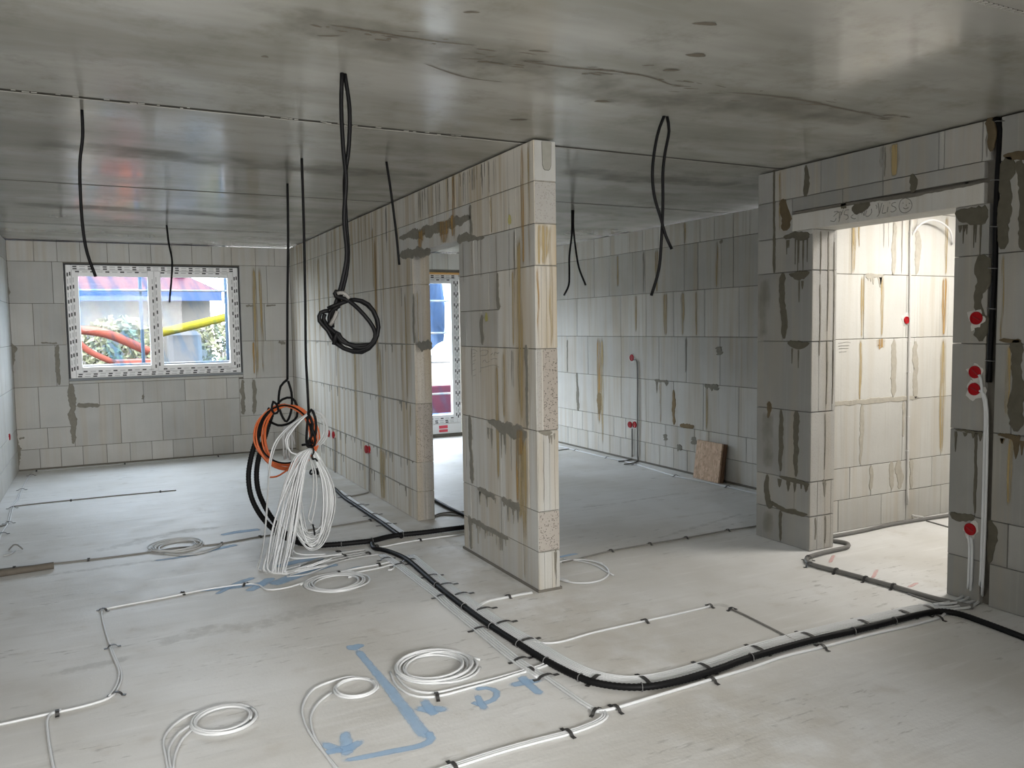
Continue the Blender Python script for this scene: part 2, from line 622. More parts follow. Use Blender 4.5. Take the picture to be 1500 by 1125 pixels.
def offset2(pts, d):
    """shift a floor path sideways: positive = to the right of travel"""
    P = [Vector((p[0], p[1])) for p in pts]
    out = []
    for i in range(len(P)):
        t = (P[min(i + 1, len(P) - 1)] - P[max(i - 1, 0)]).normalized()
        out.append(P[i] + Vector((t.y, -t.x)) * d)
    return [(p.x, p.y) for p in out]


def decal_ribbon(name, parent, pts3, widths, normal, mat, lift=0.0, soft_ends=True):
    """flat mark along a path; attribute a = 1 in the middle, 0 at the rim"""
    N3 = Vector(normal)
    P = catmull(pts3, 0.04)
    n = len(P)
    V, Fc, A = [], [], []
    cols = (-1.0, -0.55, 0.0, 0.55, 1.0)
    for i, p in enumerate(P):
        t = (P[min(i + 1, n - 1)] - P[max(i - 1, 0)]).normalized()
        sd = t.cross(N3).normalized()
        s = i / (n - 1)
        k = s * (len(widths) - 1)
        j = min(int(k), len(widths) - 2)
        w = widths[j] + (widths[j + 1] - widths[j]) * (k - j)
        e = min(1.0, min(s, 1 - s) * 12 + 0.1) if soft_ends else 1.0
        for c in cols:
            V.append(tuple(p + sd * w * 0.5 * c + N3 * lift))
            A.append(e * (1 - abs(c)) * 1.6 if abs(c) > 0.5 else e)
    m = len(cols)
    for i in range(n - 1):
        for k in range(m - 1):
            Fc.append((i * m + k, i * m + k + 1, (i + 1) * m + k + 1, (i + 1) * m + k))
    o = mesh_obj(name, V, Fc, mat, parent, fix=False)
    at = o.data.attributes.new('a', 'FLOAT', 'POINT')
    at.data.foreach_set('value', [max(0.0, min(1.0, a)) for a in A])
    return o


def decal_blob(name, parent, c, ax, ay, normal, mat, lift, seed=0):
    """flat soft-edged patch; ax, ay are its half axes"""
    rr = random.Random(seed)
    ph = [rr.uniform(0, 6.28) for _ in range(4)]
    c, ax, ay, N3 = Vector(c), Vector(ax), Vector(ay), Vector(normal)
    V, A, Fc = [tuple(c + N3 * lift)], [1.0], []
    k = 28
    for ring, (s, a) in enumerate(((0.35, 1.0), (0.7, 0.75), (1.0, 0.0))):
        for i in range(k):
            th = 2 * math.pi * i / k
            w = s * (1 + 0.16 * math.sin(2 * th + ph[0]) + 0.10 * math.sin(3 * th + ph[1]) + 0.07 * math.sin(5 * th + ph[2]))
            V.append(tuple(c + ax * (w * math.cos(th)) + ay * (w * math.sin(th)) + N3 * lift))
            A.append(a)
    for i in range(k):
        j = (i + 1) % k
        Fc.append((0, 1 + i, 1 + j))
        for ring in range(2):
            b = 1 + ring * k
            Fc.append((b + i, b + k + i, b + k + j, b + j))
    o = mesh_obj(name, V, Fc, mat, parent, fix=False)
    at = o.data.attributes.new('a', 'FLOAT', 'POINT')
    at.data.foreach_set('value', A)
    return o


def streak(parent, W, u, z0, z1, w, mat='rust', name='rust_streak'):
    k = 6
    pts = [W.pt(u + rng.uniform(-0.004, 0.004), z1 + (z0 - z1) * i / k, 0.0012 + rng.random() * 0.0004) for i in range(k + 1)]
    n = W.pt(0, 0, 1)
    n0 = W.pt(0, 0, 0)
    N3 = tuple(a - b for a, b in zip(n, n0))
    ws = [w * f for f in (0.8, 1.0, 0.95, 1.0, 0.85, 0.7, 0.5)]
    return decal_ribbon(name, parent, pts, ws, N3, M[mat])


def smear(parent, W, pts, widths, drips=(), seed=0, mat='mortar', t=0.003, name='mortar_smear'):
    """ragged trowelled mortar that stands a few millimetres proud; drips = (u, z, length, width)"""
    rr = random.Random(seed * 31 + 5)
    P = [Vector((p[0], p[1], 0)) for p in pts]
    path = catmull(P, 0.018) if len(P) > 2 else [P[0].lerp(P[-1], i / 26) for i in range(27)]
    n = len(path)
    buf = ([], [])
    V, Fc = [], []
    na = [rr.uniform(-1, 1) for _ in range(n + 4)]
    nb = [rr.uniform(-1, 1) for _ in range(n + 4)]
    ka = [rr.uniform(-1, 1) for _ in range(n // 4 + 4)]

    def sm(a, i):
        k = i / 4.0 + (1 if a is na else 0)
        j = int(k)
        t = k - j
        t = t * t * (3 - 2 * t)
        return a[i] * 0.45 + 0.95 * (ka[j] * (1 - t) + ka[j + 1] * t)
    for i, p in enumerate(path):
        tg = (path[min(i + 1, n - 1)] - path[max(i - 1, 0)]).normalized()
        sd = Vector((-tg.y, tg.x, 0))
        s = i / (n - 1)
        k = s * (len(widths) - 1)
        j = min(int(k), len(widths) - 2)
        w = widths[j] + (widths[j + 1] - widths[j]) * (k - j)
        e = min(1.0, 0.35 + min(s, 1 - s) * 9)
        wl = 0.5 * w * e * (1 + 0.42 * sm(na, i))
        wr = 0.5 * w * e * (1 + 0.42 * sm(nb, i))
        for q, o in ((-wl, -0.003), (-wl * 0.82, t), (wr * 0.82, t), (wr, -0.003)):
            x = p + sd * q
            V.append(W.pt(x.x, x.y, o))
    for i in range(n - 1):
        for k in range(3):
            Fc.append((i * 4 + k, i * 4 + k + 1, (i + 1) * 4 + k + 1, (i + 1) * 4 + k))
    add(buf, V, Fc)
    for (u, z, L, w) in drips:
        V, Fc = [], []
        m = 7
        for i in range(m):
            s = i / (m - 1)
            ww = 0.5 * w * (1 - s) ** 0.7 * (1 + rr.uniform(-0.2, 0.2)) + 0.0008
            for q, o in ((-ww, -0.002), (-ww * 0.7, t * 0.9), (ww * 0.7, t * 0.9), (ww, -0.002)):
                V.append(W.pt(u + q + rr.uniform(-0.0008, 0.0008), z - L * s, o))
        for i in range(m - 1):
            for k in range(3):
                Fc.append((i * 4 + k, i * 4 + k + 1, (i + 1) * 4 + k + 1, (i + 1) * 4 + k))
        add(buf, V, Fc)
    return mesh_obj(name, buf[0], buf[1], M[mat], parent)


def hdrips(u0, u1, z, n, L, w, seed=0):
    rr = random.Random(seed)
    return [(u0 + (u1 - u0) * (i + rr.uniform(-0.3, 1.3)) / n, z, L * (0.25 + 1.2 * rr.random() ** 2), w * rr.uniform(0.4, 1.6)) for i in range(n) if rr.random() > 0.15]


def stroke(parent, W, pts, r=0.0016, name='pencil_stroke'):
    return tube(name, [W.pt(u, z, 0.0008) for u, z in pts], r, M['pencil'], parent, 4, True, 0.01)


def core(name, W, pieces, t, label, recess=0.006, back=None, mat='core'):
    """the wall itself: mortar body just behind the block faces"""
    buf = ([], [])
    for (u0, u1, z0, z1) in pieces:
        v, f = box_data(*slab(W, u0 + recess, u1 - recess, z0, z1, -recess, -t + (recess if back is None else back)))
        add(buf, v, f)
    o = mesh_obj(name, buf[0], buf[1], M[mat], None, loc=(0, 0, 0))
    return tag(o, label, None, None, 'structure')


# ------------------------------------------------------------------ floor and ceiling
floor = box('floor', -1.3, 7.3, -6.5, 11.6, -0.2, 0.0, M['floor'])
tag(floor, 'rough pale grey screed floor of the unfinished rooms', None, None, 'structure')

ceiling = box('ceiling', -1.3, 7.3, -6.5, 11.6, 2.7525, 2.98, M['gap'])
tag(ceiling, 'grey precast concrete ceiling with straight slab joints', None, None, 'structure')


def ceil_slab(x0, x1, y0, y1):
    V, Fc = chamfer_box(x0, x1, y0, y1, 2.75, 2.80, 0.003)
    return mesh_obj('ceiling_slab', V, Fc, M['ceiling'], ceiling)


ceil_slab(-1.3, 7.3, -6.5, -0.66)
ceil_slab(-1.3, 7.3, -0.64, 1.835)
ceil_slab(-1.3, 7.3, 1.855, 4.385)
for a, b in ((4.43, 6.905), (6.95, 9.485), (9.53, 11.55)):
    ceil_slab(-1.3, 2.41, a, b)
for a, b in ((4.43, 6.32), (6.365, 8.93), (8.98, 11.55)):
    ceil_slab(2.413, 7.3, a, b)

buf = ([], [])
for i in range(46):
    x = rng.uniform(-1.0, 2.33)
    y = 4.405 + rng.uniform(-0.012, 0.012)
    s = rng.uniform(0.003, 0.008)
    add(buf, *box_data(x - s * 2, x + s * 2, y - s, y + s, 2.7495, 2.754))
for i in range(26):
    x = 2.6 + i * 0.028
    add(buf, *box_data(x, x + 0.017, 1.837, 1.853, 2.7485, 2.754))
o = mesh_obj('joint_crumbs', buf[0], buf[1], M['ceiling'], ceiling)
o['kind'] = 'stuff'

UP, DN = (0, 0, 1), (0, 0, -1)
crk = catmull(flat3([(0.7975, 3.0202), (1.0051, 3.0165), (1.2258, 3.0125), (1.3973, 3.0022), (1.6155, 3.0663), (1.8448, 3.06), (2.066, 3.0213), (2.2514, 3.0227), (2.5166, 3.0616), (2.7265, 3.0641), (2.9924, 3.0209), (3.2413, 3.0152), (3.5485, 3.047), (3.9611, 3.0785)], 2.7476), 0.05)
for i in range(70):
    p = rng.choice(crk)
    a, w = rng.uniform(0.008, 0.05), rng.uniform(0.004, 0.011)
    t = rng.uniform(-0.5, 0.2)
    c = (p.x + rng.uniform(-0.05, 0.05), p.y + rng.gauss(0, 0.05), 2.7477)
    decal_blob('pore_patch', ceiling, c, (a * math.cos(t), a * math.sin(t), 0), (-w * math.sin(t), w * math.cos(t), 0), DN, M['pit'], 0, i + 50)
# damp bands along the middle of the slabs, cracks and dark blemishes
for pts, ws in (
    ([(0.4352, 2.9923), (0.77, 3.0107), (1.2049, 3.1073), (1.6651, 3.1614), (2.2487, 3.2896), (2.8264, 3.2263), (3.4006, 3.1859), (4.0054, 3.1566)], (0.30, 0.50, 0.55, 0.5, 0.5, 0.45, 0.25)),
    ([(-0.4625, 5.5311), (0.1755, 5.5922), (0.8713, 5.6576), (1.6657, 5.6844), (2.2596, 5.6074)], (0.4, 0.5, 0.55, 0.45, 0.3)),
    ([(-0.7186, 8.2604), (0.0684, 8.1683), (0.9352, 8.2077), (1.7328, 8.3739)], (0.4, 0.5, 0.5, 0.4)),
    ([(2.9322, 4.97), (3.4837, 5.1025), (4.0772, 5.0409), (4.7077, 5.0448)], (0.4, 0.5, 0.5, 0.3)),
):
    decal_ribbon('damp_stain', ceiling, flat3(pts, 2.7485), ws, DN, M['damp'])
for pts, w in (
    ([(1.6155, 3.0663), (1.8448, 3.06), (2.066, 3.0213), (2.2514, 3.0227), (2.4291, 3.0775), (2.5166, 3.0616)], 0.022),
    ([(2.7265, 3.0641), (2.9924, 3.0209), (3.2413, 3.0152), (3.5485, 3.047), (3.8996, 3.0738)], 0.024),
    ([(0.7925, 3.0004), (1.0007, 3.0029), (1.2202, 2.9985), (1.3843, 2.9738)], 0.020),
    ([(1.2642, 3.2638), (1.4957, 3.3627), (1.6981, 3.3596)], 0.016),
):
    decal_ribbon('ceiling_crack', ceiling, flat3(pts, 2.7478), (w * 0.5, w, w * 0.8, w * 0.4), DN, M['pit'])
for i, ((x, y), a, b) in enumerate(zip([(2.2557, 2.7008), (2.0584, 2.4107), (2.2792, 3.4421), (2.06, 3.9273), (2.2835, 2.9025), (2.674, 2.3339), (0.6486, 3.4494), (1.2212, 2.6758), (3.3138, 3.0376)],
                                       (0.055, 0.045, 0.045, 0.045, 0.035, 0.05, 0.018, 0.03, 0.04), (0.022, 0.02, 0.02, 0.02, 0.02, 0.015, 0.012, 0.01, 0.02))):
    if i in (5,):
        continue
    decal_blob('ceiling_blemish', ceiling, (x, y, 2.7475), (a, -a * 0.4, 0), (b * 0.4, b, 0), DN, M['pit'], 0, i)

# ------------------------------------------------------------------ back wall with the two-light window
WB = Wall('y', Yb, -1)
wx0, wx1, wz0, wz1 = -0.365, 1.675, 1.055, 2.485
dx0, dx1, dz1 = 2.66, 4.85, 2.46
wall_back = core('wall_back', WB, [(XL - 0.2, wx0, 0, 2.735), (wx0 - 0.012, wx1 + 0.012, 0, wz0), (wx0 - 0.012, wx1 + 0.012, wz1, 2.735), (wx1, Xe, 0, 2.735),
                                    (Xe - 0.012, dx0, 0, 2.735), (dx0 - 0.012, dx1 + 0.012, dz1, 2.735), (dx1, Xk + 0.3, 0, 2.735)], 0.30,
                 'pale block wall at the far end with the plastic-wrapped two-light window')
kw = dict(t=0.29, tone=0.38, stain=0.16)
jt = [-0.6628, -0.4219, -0.1755, 0.1217, 0.3655, 0.6147, 0.8615, 1.0973, 1.3381, 1.584, 1.8878, 2.1366]
course(wall_back, WB, XL, Xp, 2.5, 2.742, jt, **dict(kw, tone=0.25, stain=0.3))
course(wall_back, WB, XL, wx0, 2.0, 2.5, [-0.4825], **kw)
course(wall_back, WB, XL, wx0, 1.5, 2.0, [-0.7053], **kw)
course(wall_back, WB, XL, wx0, 1.0, 1.5, [-0.4945], **kw)
course(wall_back, WB, XL, -0.335, 0.5, 1.0, [-0.694], **kw)
course(wall_back, WB, XL, -0.335, 0.25, 0.5, [-0.6216], **kw)
course(wall_back, WB, wx1, Xp, 2.0, 2.5, [1.8833, 2.0252], **kw)
course(wall_back, WB, wx1, Xp, 1.5, 2.0, [1.83, 1.9807], **kw)
course(wall_back, WB, wx1, Xp, 1.0, 1.5, [1.8473], **kw)
course(wall_back, WB, 1.62, Xp, 0.5, 1.0, [1.7938], **kw)
course(wall_back, WB, 1.62, Xp, 0.25, 0.5, [1.9329], **kw)
course(wall_back, WB, -0.335, 1.62, 0.745, 1.02, [-0.0464, 0.4545, 0.9458, 1.459], **kw)
course(wall_back, WB, wx0, wx1, 1.02, wz0, [], **kw)
course(wall_back, WB, -0.335, 1.62, 0.25, 0.745, [0.1797, 0.6607, 1.1713], **kw)
course(wall_back, WB, XL, Xp, 0.0, 0.25, [-0.933, -0.7139, -0.4903, -0.2545, 0.0093, 0.2717, 0.5244, 0.7747, 1.0138, 1.258, 1.5161, 1.7977, 2.0496], **kw)
for z0, z1, ph in ((2.5, 2.742, 0.3),):
    course(wall_back, WB, Xe, Xk, z0, z1, steps(Xe, Xk, 0.25, 0.17), **dict(kw, tone=0.2))
for z0, z1, ph in ((0, .25, .2), (.25, .5, .1), (.5, 1, .3), (1, 1.5, .1), (1.5, 2, .3), (2, 2.5, .15)):
    course(wall_back, WB, Xe, dx0, z0, z1, steps(Xe, dx0, 0.5, ph), **kw)
    course(wall_back, WB, dx1, Xk, z0, z1, steps(dx1, Xk, 0.5, ph), **kw)
# mortar on the back wall
for i, (pts, ws) in enumerate((
    ([(-0.9727, 2.4984), (-0.9634, 2.2757), (-0.9771, 2.004)], (0.05, 0.09, 0.06)), ([(-0.9456, 1.5377), (-0.9569, 1.3117), (-0.9938, 0.9891)], (0.09, 0.10, 0.06)),
    ([(-0.468, 1.5024), (-0.4798, 1.2547), (-0.4696, 1.0137)], (0.05, 0.06, 0.04)), ([(-0.3453, 1.0247), (-0.3455, 0.7063), (-0.3505, 0.2855)], (0.07, 0.08, 0.05)),
    ([(-0.9699, 0.4986), (-0.9683, 0.2525), (-0.9642, 0.0547)], (0.10, 0.10, 0.12)), ([(1.6617, 0.9888), (1.659, 0.6779), (1.662, 0.5218)], (0.06, 0.06, 0.07)),
    ([(1.811, 0.9824), (1.8103, 0.7156), (1.7944, 0.5227)], (0.04, 0.06, 0.06)), ([(-0.2918, 0.7536), (-0.1808, 0.7472), (-0.0462, 0.7394)], (0.05, 0.05, 0.05)),
    ([(-0.9197, 0.3883), (-0.863, 0.4004)], (0.03, 0.02)), ([(0.4419, 0.7896), (0.4524, 0.8498)], (0.03, 0.02)), ([(1.7414, 1.9684), (1.8467, 1.9683)], (0.03, 0.02)),
    ([(2.0063, 1.9681), (2.1323, 1.9771)], (0.03, 0.02)), ([(2.1512, 1.4787), (2.2415, 1.4582)], (0.04, 0.05)), ([(-0.6383, 1.5309), (-0.4672, 1.5189)], (0.02, 0.02)))):
    smear(wall_back, WB, pts, ws, seed=i)
for px_u, z0, z1, w, m in (([1.8582][0], 1.02, 2.5, 0.07, 'rust'), ([1.938][0], 1.05, 2.5, 0.05, 'rust'), ([1.8225][0], 1.05, 1.5, 0.04, 'sienna')):
    streak(wall_back, WB, px_u, z0, z1, w, m)
box('skirt_gap', XL, Xp, Yb - 0.012, Yb, 0, 0.018, M['core'], wall_back)

# ------------------------------------------------------------------ left wall
WL = Wall('x', XL, 1)
wall_left = core('wall_left', WL, [(-6.3, Yb, 0, 2.735)], 0.24, 'pale block wall along the left edge, lit by the window')
for z0, z1, ph in ((0, .25, .2), (.25, .5, .1), (.5, 1, .3), (1, 1.5, .1), (1.5, 2, .35), (2, 2.5, .15), (2.5, 2.742, .1)):
    course(wall_left, WL, 5.2, Yb, z0, z1, steps(5.2, Yb, 0.5, ph), t=0.23, tone=0.2, stain=0.1)

# ------------------------------------------------------------------ partition with the door opening
WP = Wall('x', Xp, -1)
WPb = Wall('x', Xe, 1)
T = Xe - Xp
lz0, lz1 = 2.262, 2.405
wall_middle = core('wall_middle', WP, [(Yn, Yj0, 0, 2.735), (Yj0 - 0.012, Yj1 + 0.012, lz0 + 0.006, 2.735), (Yj1, Yb, 0, 2.735)], T,
                   'thin stained block partition with a narrow door opening')
kn = dict(t=T, tone=0.04, stain=0.8)
kf = dict(t=T, tone=0.04, stain=0.85)
course(wall_middle, WP, Yn, Yb, 2.5, 2.742, [4.4256, 4.9145, 5.4472, 5.8627, 7.3921, 8.4126, 9.6096] + [6.3, 6.55], **dict(kf, tone=0.1))
course(wall_middle, WP, Yn, 5.18, 2.25, 2.5, [4.5054, 4.8756], **kn)
course(wall_middle, WP, Yn, Yj0, 2.0, 2.25, [4.5094, 4.8873, 5.1466], **dict(kn, tone=0.36, stain=0.4))
a0 = [4.7809][0]
course(wall_middle, WP, Yn, a0, 1.5, 2.0, [], **kn)
course(wall_middle, WP, a0, Yj0, 1.75, 2.0, [4.9131], **dict(kn, tone=0.42, stain=0.3))
course(wall_middle, WP, a0, Yj0, 1.5, 1.75, [5.0323, 5.2992], **dict(kn, tone=0.42, stain=0.3))
course(wall_middle, WP, Yn, Yj0, 1.0, 1.5, [4.397], **dict(kn, stain=0.75))
course(wall_middle, WP, Yn, Yj0, 0.5, 1.0, [4.3763, 4.7598, 5.284], **dict(kn, stain=0.6, tone=0.0))
course(wall_middle, WP, Yn, Yj0, 0.25, 0.5, [4.7374, 5.2697], **dict(kn, stain=0.55, tone=0.22))
course(wall_middle, WP, Yn, Yj0, 0.0, 0.25, [4.7678, 5.2884], **dict(kn, stain=0.55, tone=0.25))
# lintel over the door and the strip above it
block(wall_middle, WP, 5.18, 6.70, lz0, lz1, T, 0.2, 0.35)
course(wall_middle, WP, 5.18, 6.70, lz1 + 0.006, 2.5, [5.6, 6.1], **dict(kf, stain=0.4))
course(wall_middle, WP, 6.70, Yb, 2.0, 2.5, [8.1171, 8.9309, 10.2681] + [7.3], **kf)
course(wall_middle, WP, Yj1, 6.70, 2.0, lz0, [], **kf)
course(wall_middle, WP, Yj1, Yb, 1.5, 2.0, [7.6455, 8.4007, 10.0571] + [6.72], **kf)
course(wall_middle, WP, Yj1, Yb, 1.0, 1.5, [6.7045, 7.9482, 8.7573, 10.2984], **kf)
course(wall_middle, WP, Yj1, Yb, 0.5, 1.0, steps(Yj1, Yb, 0.62, 0.5), **kf)
course(wall_middle, WP, Yj1, Yb, 0.25, 0.5, steps(Yj1, Yb, 0.5, 0.72), **kf)
course(wall_middle, WP, Yj1, Yb, 0.0, 0.25, steps(Yj1, Yb, 0.5, 0.25), **kf)
box('skirt_gap', Xp - 0.008, Xe + 0.008, Yn - 0.008, Yj0 + 0.01, 0, 0.016, M['core'], wall_middle)

# end face of the near piece: every course shows another cut of block
WN = Wall('y', Yn, -1)


def end_face(W, u0, u1, z0, z1, tone, stain, por, grooves=()):
    g = 0.004
    f0 = 0.0015
    b = [u0 + 0.003] + list(grooves) + [u1 - 0.003]
    for a, c in zip(b[:-1], b[1:]):
        V, Fc = chamfer_box(*slab(W, a + 0.0012, c - 0.0012, z0 + g, z1 - g, f0 + rng.random() * 0.0015, -0.004), 0.0012)
        o = mesh_obj('block_end', V, Fc, M['block'], wall_middle if W is not WO else wall_right)
        o.color = (min(1, tone + 0.28), stain, por, 1)


WO = None
end_face(WN, Xp, Xe, 0.0, 0.25, 0.15, 0.45, 0, (2.375, 2.43, 2.455))
end_face(WN, Xp, Xe, 0.25, 0.5, 0.35, 0.2, 0.9)
end_face(WN, Xp, Xe, 0.5, 1.0, 0.12, 0.55, 0, (2.378, 2.418, 2.455))
end_face(WN, Xp, 2.378, 1.0, 1.5, 0.3, 0.3, 0.25)
end_face(WN, 2.378, Xe, 1.0, 1.5, 0.45, 0.2, 1.0)
end_face(WN, Xp, Xe, 1.5, 2.0, 0.2, 0.75, 0, (2.375, 2.41, 2.452))
end_face(WN, Xp, Xe, 2.0, 2.25, 0.25, 0.9, 0)
end_face(WN, Xp, Xe, 2.25, 2.5, 0.32, 0.1, 0.35)
end_face(WN, Xp, Xe, 2.5, 2.742, 0.18, 0.15, 0)
# concrete core showing in the top U-shaped block
V = []
cx, hw, zt, zb = 2.422, 0.031, 2.735, 2.568
ring = [(cx - hw, zt), (cx - hw * 0.92, zb + 0.03), (cx - hw * 0.7, zb + 0.008), (cx - hw * 0.4, zb), (cx + hw * 0.4, zb), (cx + hw * 0.7, zb + 0.008), (cx + hw * 0.92, zb + 0.03), (cx + hw, zt)]
V = [(x, Yn - 0.0050, z) for x, z in ring] + [(x, Yn + 0.02, z) for x, z in ring]
k = len(ring)
Fc = [tuple(range(k)), tuple(range(2 * k - 1, k - 1, -1))] + [(i, (i + 1) % k, k + (i + 1) % k, k + i) for i in range(k)]
mesh_obj('concrete_fill', V, Fc, M['fill'], wall_middle)
V = [(x * 1.0 + (x - cx) * 0.07, Yn - 0.0042, z - 0.003) for x, z in ring] + [(x + (x - cx) * 0.07, Yn + 0.02, z - 0.003) for x, z in ring]
mesh_obj('joint_line', V, Fc, M['gap'], wall_middle)
# end face of the far piece
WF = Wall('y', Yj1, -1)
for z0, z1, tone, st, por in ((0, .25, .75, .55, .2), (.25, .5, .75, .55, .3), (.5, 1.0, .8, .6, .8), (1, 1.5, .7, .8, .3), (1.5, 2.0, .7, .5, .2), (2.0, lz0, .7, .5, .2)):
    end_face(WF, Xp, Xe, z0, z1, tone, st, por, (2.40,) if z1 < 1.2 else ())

# mortar and stains on the partition
sm = (
    ([(4.3864, 1.5237), (4.3817, 1.3765), (4.3866, 1.207), (4.3835, 1.0032)], (0.06, 0.05, 0.045, 0.05), 'mortar'),
    ([(5.2662, 1.0082), (5.2538, 0.7529), (5.2404, 0.5169)], (0.05, 0.06, 0.08), 'mortar'),
    ([(5.3121, 0.2682), (5.281, 0.1487), (5.2865, 0.0262)], (0.05, 0.05, 0.05), 'mortar'),
    ([(5.0272, 1.7213), (5.0319, 1.6092), (5.0246, 1.5156)], (0.055, 0.06, 0.05), 'mortar'),
    ([(4.7722, 1.9878), (4.777, 1.8546), (4.7606, 1.747)], (0.035, 0.04, 0.05), 'mortar'),
    ([(6.6898, 2.4125), (6.3487, 2.4105), (5.9629, 2.3952), (5.5482, 2.3986), (5.1794, 2.4015)], (0.05, 0.085, 0.09, 0.08, 0.05), 'mortar'),
    ([(6.6829, 2.2659), (6.3589, 2.2607), (5.9582, 2.2306)], (0.05, 0.08, 0.06), 'mortar'),
    ([(5.427, 2.2716), (5.2088, 2.2682), (5.0723, 2.24), (4.9619, 2.2422)], (0.08, 0.07, 0.04, 0.02), 'mortar'),
    ([(5.1872, 2.4871), (5.1809, 2.3688), (5.1851, 2.2752)], (0.05, 0.05, 0.06), 'mortar'),
    ([(6.3655, 1.9238), (6.377, 1.7545), (6.3771, 1.5099)], (0.035, 0.04, 0.06), 'mortar'),
    ([(6.2963, 1.4995), (6.0928, 1.4966), (5.9727, 1.4982)], (0.06, 0.12, 0.05), 'mortar'),
)
for i, (pts, ws, m) in enumerate(sm):
    smear(wall_middle, WP, pts, ws, seed=40 + i, mat=m)
a, b = [4.3926, 4.9575]
smear(wall_middle, WP, [(b, 0.995), ((a + b) / 2, 0.97), (a, 0.965)], (0.03, 0.09, 0.10), hdrips(a, b, 0.95, 9, 0.16, 0.03, 3), 60)
a, b = [4.8691, 5.1469]
smear(wall_middle, WP, [(b, 0.495), (a, 0.485)], (0.03, 0.05), hdrips(a, b, 0.48, 7, 0.09, 0.025, 4), 61)
a, b = [4.4994, 4.7646]
smear(wall_middle, WP, [(b, 0.49), (a, 0.475)], (0.04, 0.07), hdrips(a, b, 0.47, 8, 0.09, 0.03, 5), 62)
a, b = [4.672, 5.2764]
smear(wall_middle, WP, [(b, 0.245), ((a + b) / 2, 0.24), (a, 0.24)], (0.04, 0.04, 0.03), hdrips(a, b, 0.235, 15, 0.10, 0.018, 6), 63)
smear(wall_middle, WN, [(2.345, 0.995), (2.40, 0.985), (2.44, 0.985)], (0.02, 0.04, 0.03), [(2.362, 0.98, 0.24, 0.035), (2.42, 0.97, 0.05, 0.02), (2.435, 0.97, 0.06, 0.018), (2.455, 0.98, 0.04, 0.02)], 64)
smear(wall_middle, WN, [(2.45, 0.245), (2.458, 0.24)], (0.02, 0.02), [(2.45, 0.24, 0.16, 0.022), (2.458, 0.24, 0.10, 0.018)], 65)
for i, z in enumerate((1.0, 1.5, 0.5, 0.25)):
    buf_d = hdrips(6.5, 10.2, z, 26 if z < 1.2 else 16, 0.075, 0.03, 20 + i)
    smear(wall_middle, WP, [(6.5, z), (8.3, z), (10.4, z)], (0.012, 0.012, 0.010), buf_d, 70 + i, t=0.002, name='joint_drips')
for (px, z, z0, z1, w, m) in (
    ([4.4113][0], 0, 2.0, 2.742, 0.05, 'sienna'), ([4.3315][0], 0, 1.98, 2.74, 0.03, 'rust'),
    ([4.4612][0], 0, 1.02, 2.2, 0.10, 'rust'), ([4.5544][0], 0, 1.5, 2.0, 0.05, 'rust'),
    ([4.4362][0], 0, 0.27, 0.97, 0.11, 'rust'), ([4.4917][0], 0, 0.4, 0.97, 0.10, 'rust'), ([4.5294][0], 0, 0.5, 0.95, 0.06, 'sienna'),
    ([4.4402][0], 0, 0.03, 0.5, 0.05, 'rust'), ([4.7094][0], 0, 1.03, 1.48, 0.05, 'rust'), ([4.8115][0], 0, 0.6, 1.4, 0.07, 'rust'),
    ([7.387][0], 0, 1.3, 2.5, 0.09, 'sienna'), ([7.4509][0], 0, 2.0, 2.6, 0.06, 'rust'),
    ([7.3391][0], 0, 0.1, 1.5, 0.20, 'rust'), ([8.1642][0], 0, 0.5, 1.5, 0.12, 'rust'), ([9.5979][0], 0, 1.6, 2.5, 0.14, 'rust'),
    ([9.1789][0], 0, 1.7, 2.5, 0.08, 'rust'), ([7.3321][0], 0, 0.0, 0.5, 0.25, 'rust'), ([6.5157][0], 0, 0.7, 1.0, 0.06, 'rust'),
    ([5.6808][0], 0, 2.27, 2.42, 0.22, 'sienna'), ([5.4838][0], 0, 2.27, 2.75, 0.06, 'sienna'), ([6.1898][0], 0, 2.28, 2.40, 0.15, 'sienna'),
    ([4.8494][0], 0, 2.25, 2.5, 0.05, 'rust'), ([6.2798][0], 0, 1.5, 1.95, 0.05, 'rust'), ([6.5764][0], 0, 1.0, 1.95, 0.06, 'rust'),
):
    streak(wall_middle, WP, px, z0, z1, w, m, 'rust_streak' if m == 'rust' else 'sienna_streak')
for u, z0, z1, w, m in ((2.352, 1.5, 2.0, 0.016, 'sienna'), (2.40, 2.0, 2.25, 0.06, 'rust'), (2.44, 1.5, 2.25, 0.03, 'rust'), (2.365, 2.0, 2.25, 0.03, 'rust'), (2.375, .55, .96, .012, 'drip'), (2.455, .02, .24, .012, 'drip')):
    p = streak(wall_middle, Wall('y', Yn - 0.0025, -1), u, z0, z1, w, m)
for px, z0, z1, w in (([5.6539][0], 2.33, 2.44, 0.30), ([5.4965][0], 2.30, 2.46, 0.10), ([6.1432][0], 2.34, 2.42, 0.18), ([4.4856][0], 0.82, 0.99, 0.12)):
    streak(wall_middle, Wall('x', Xp - 0.003, -1), px, z0, z1, w, 'sienna', 'sienna_streak')
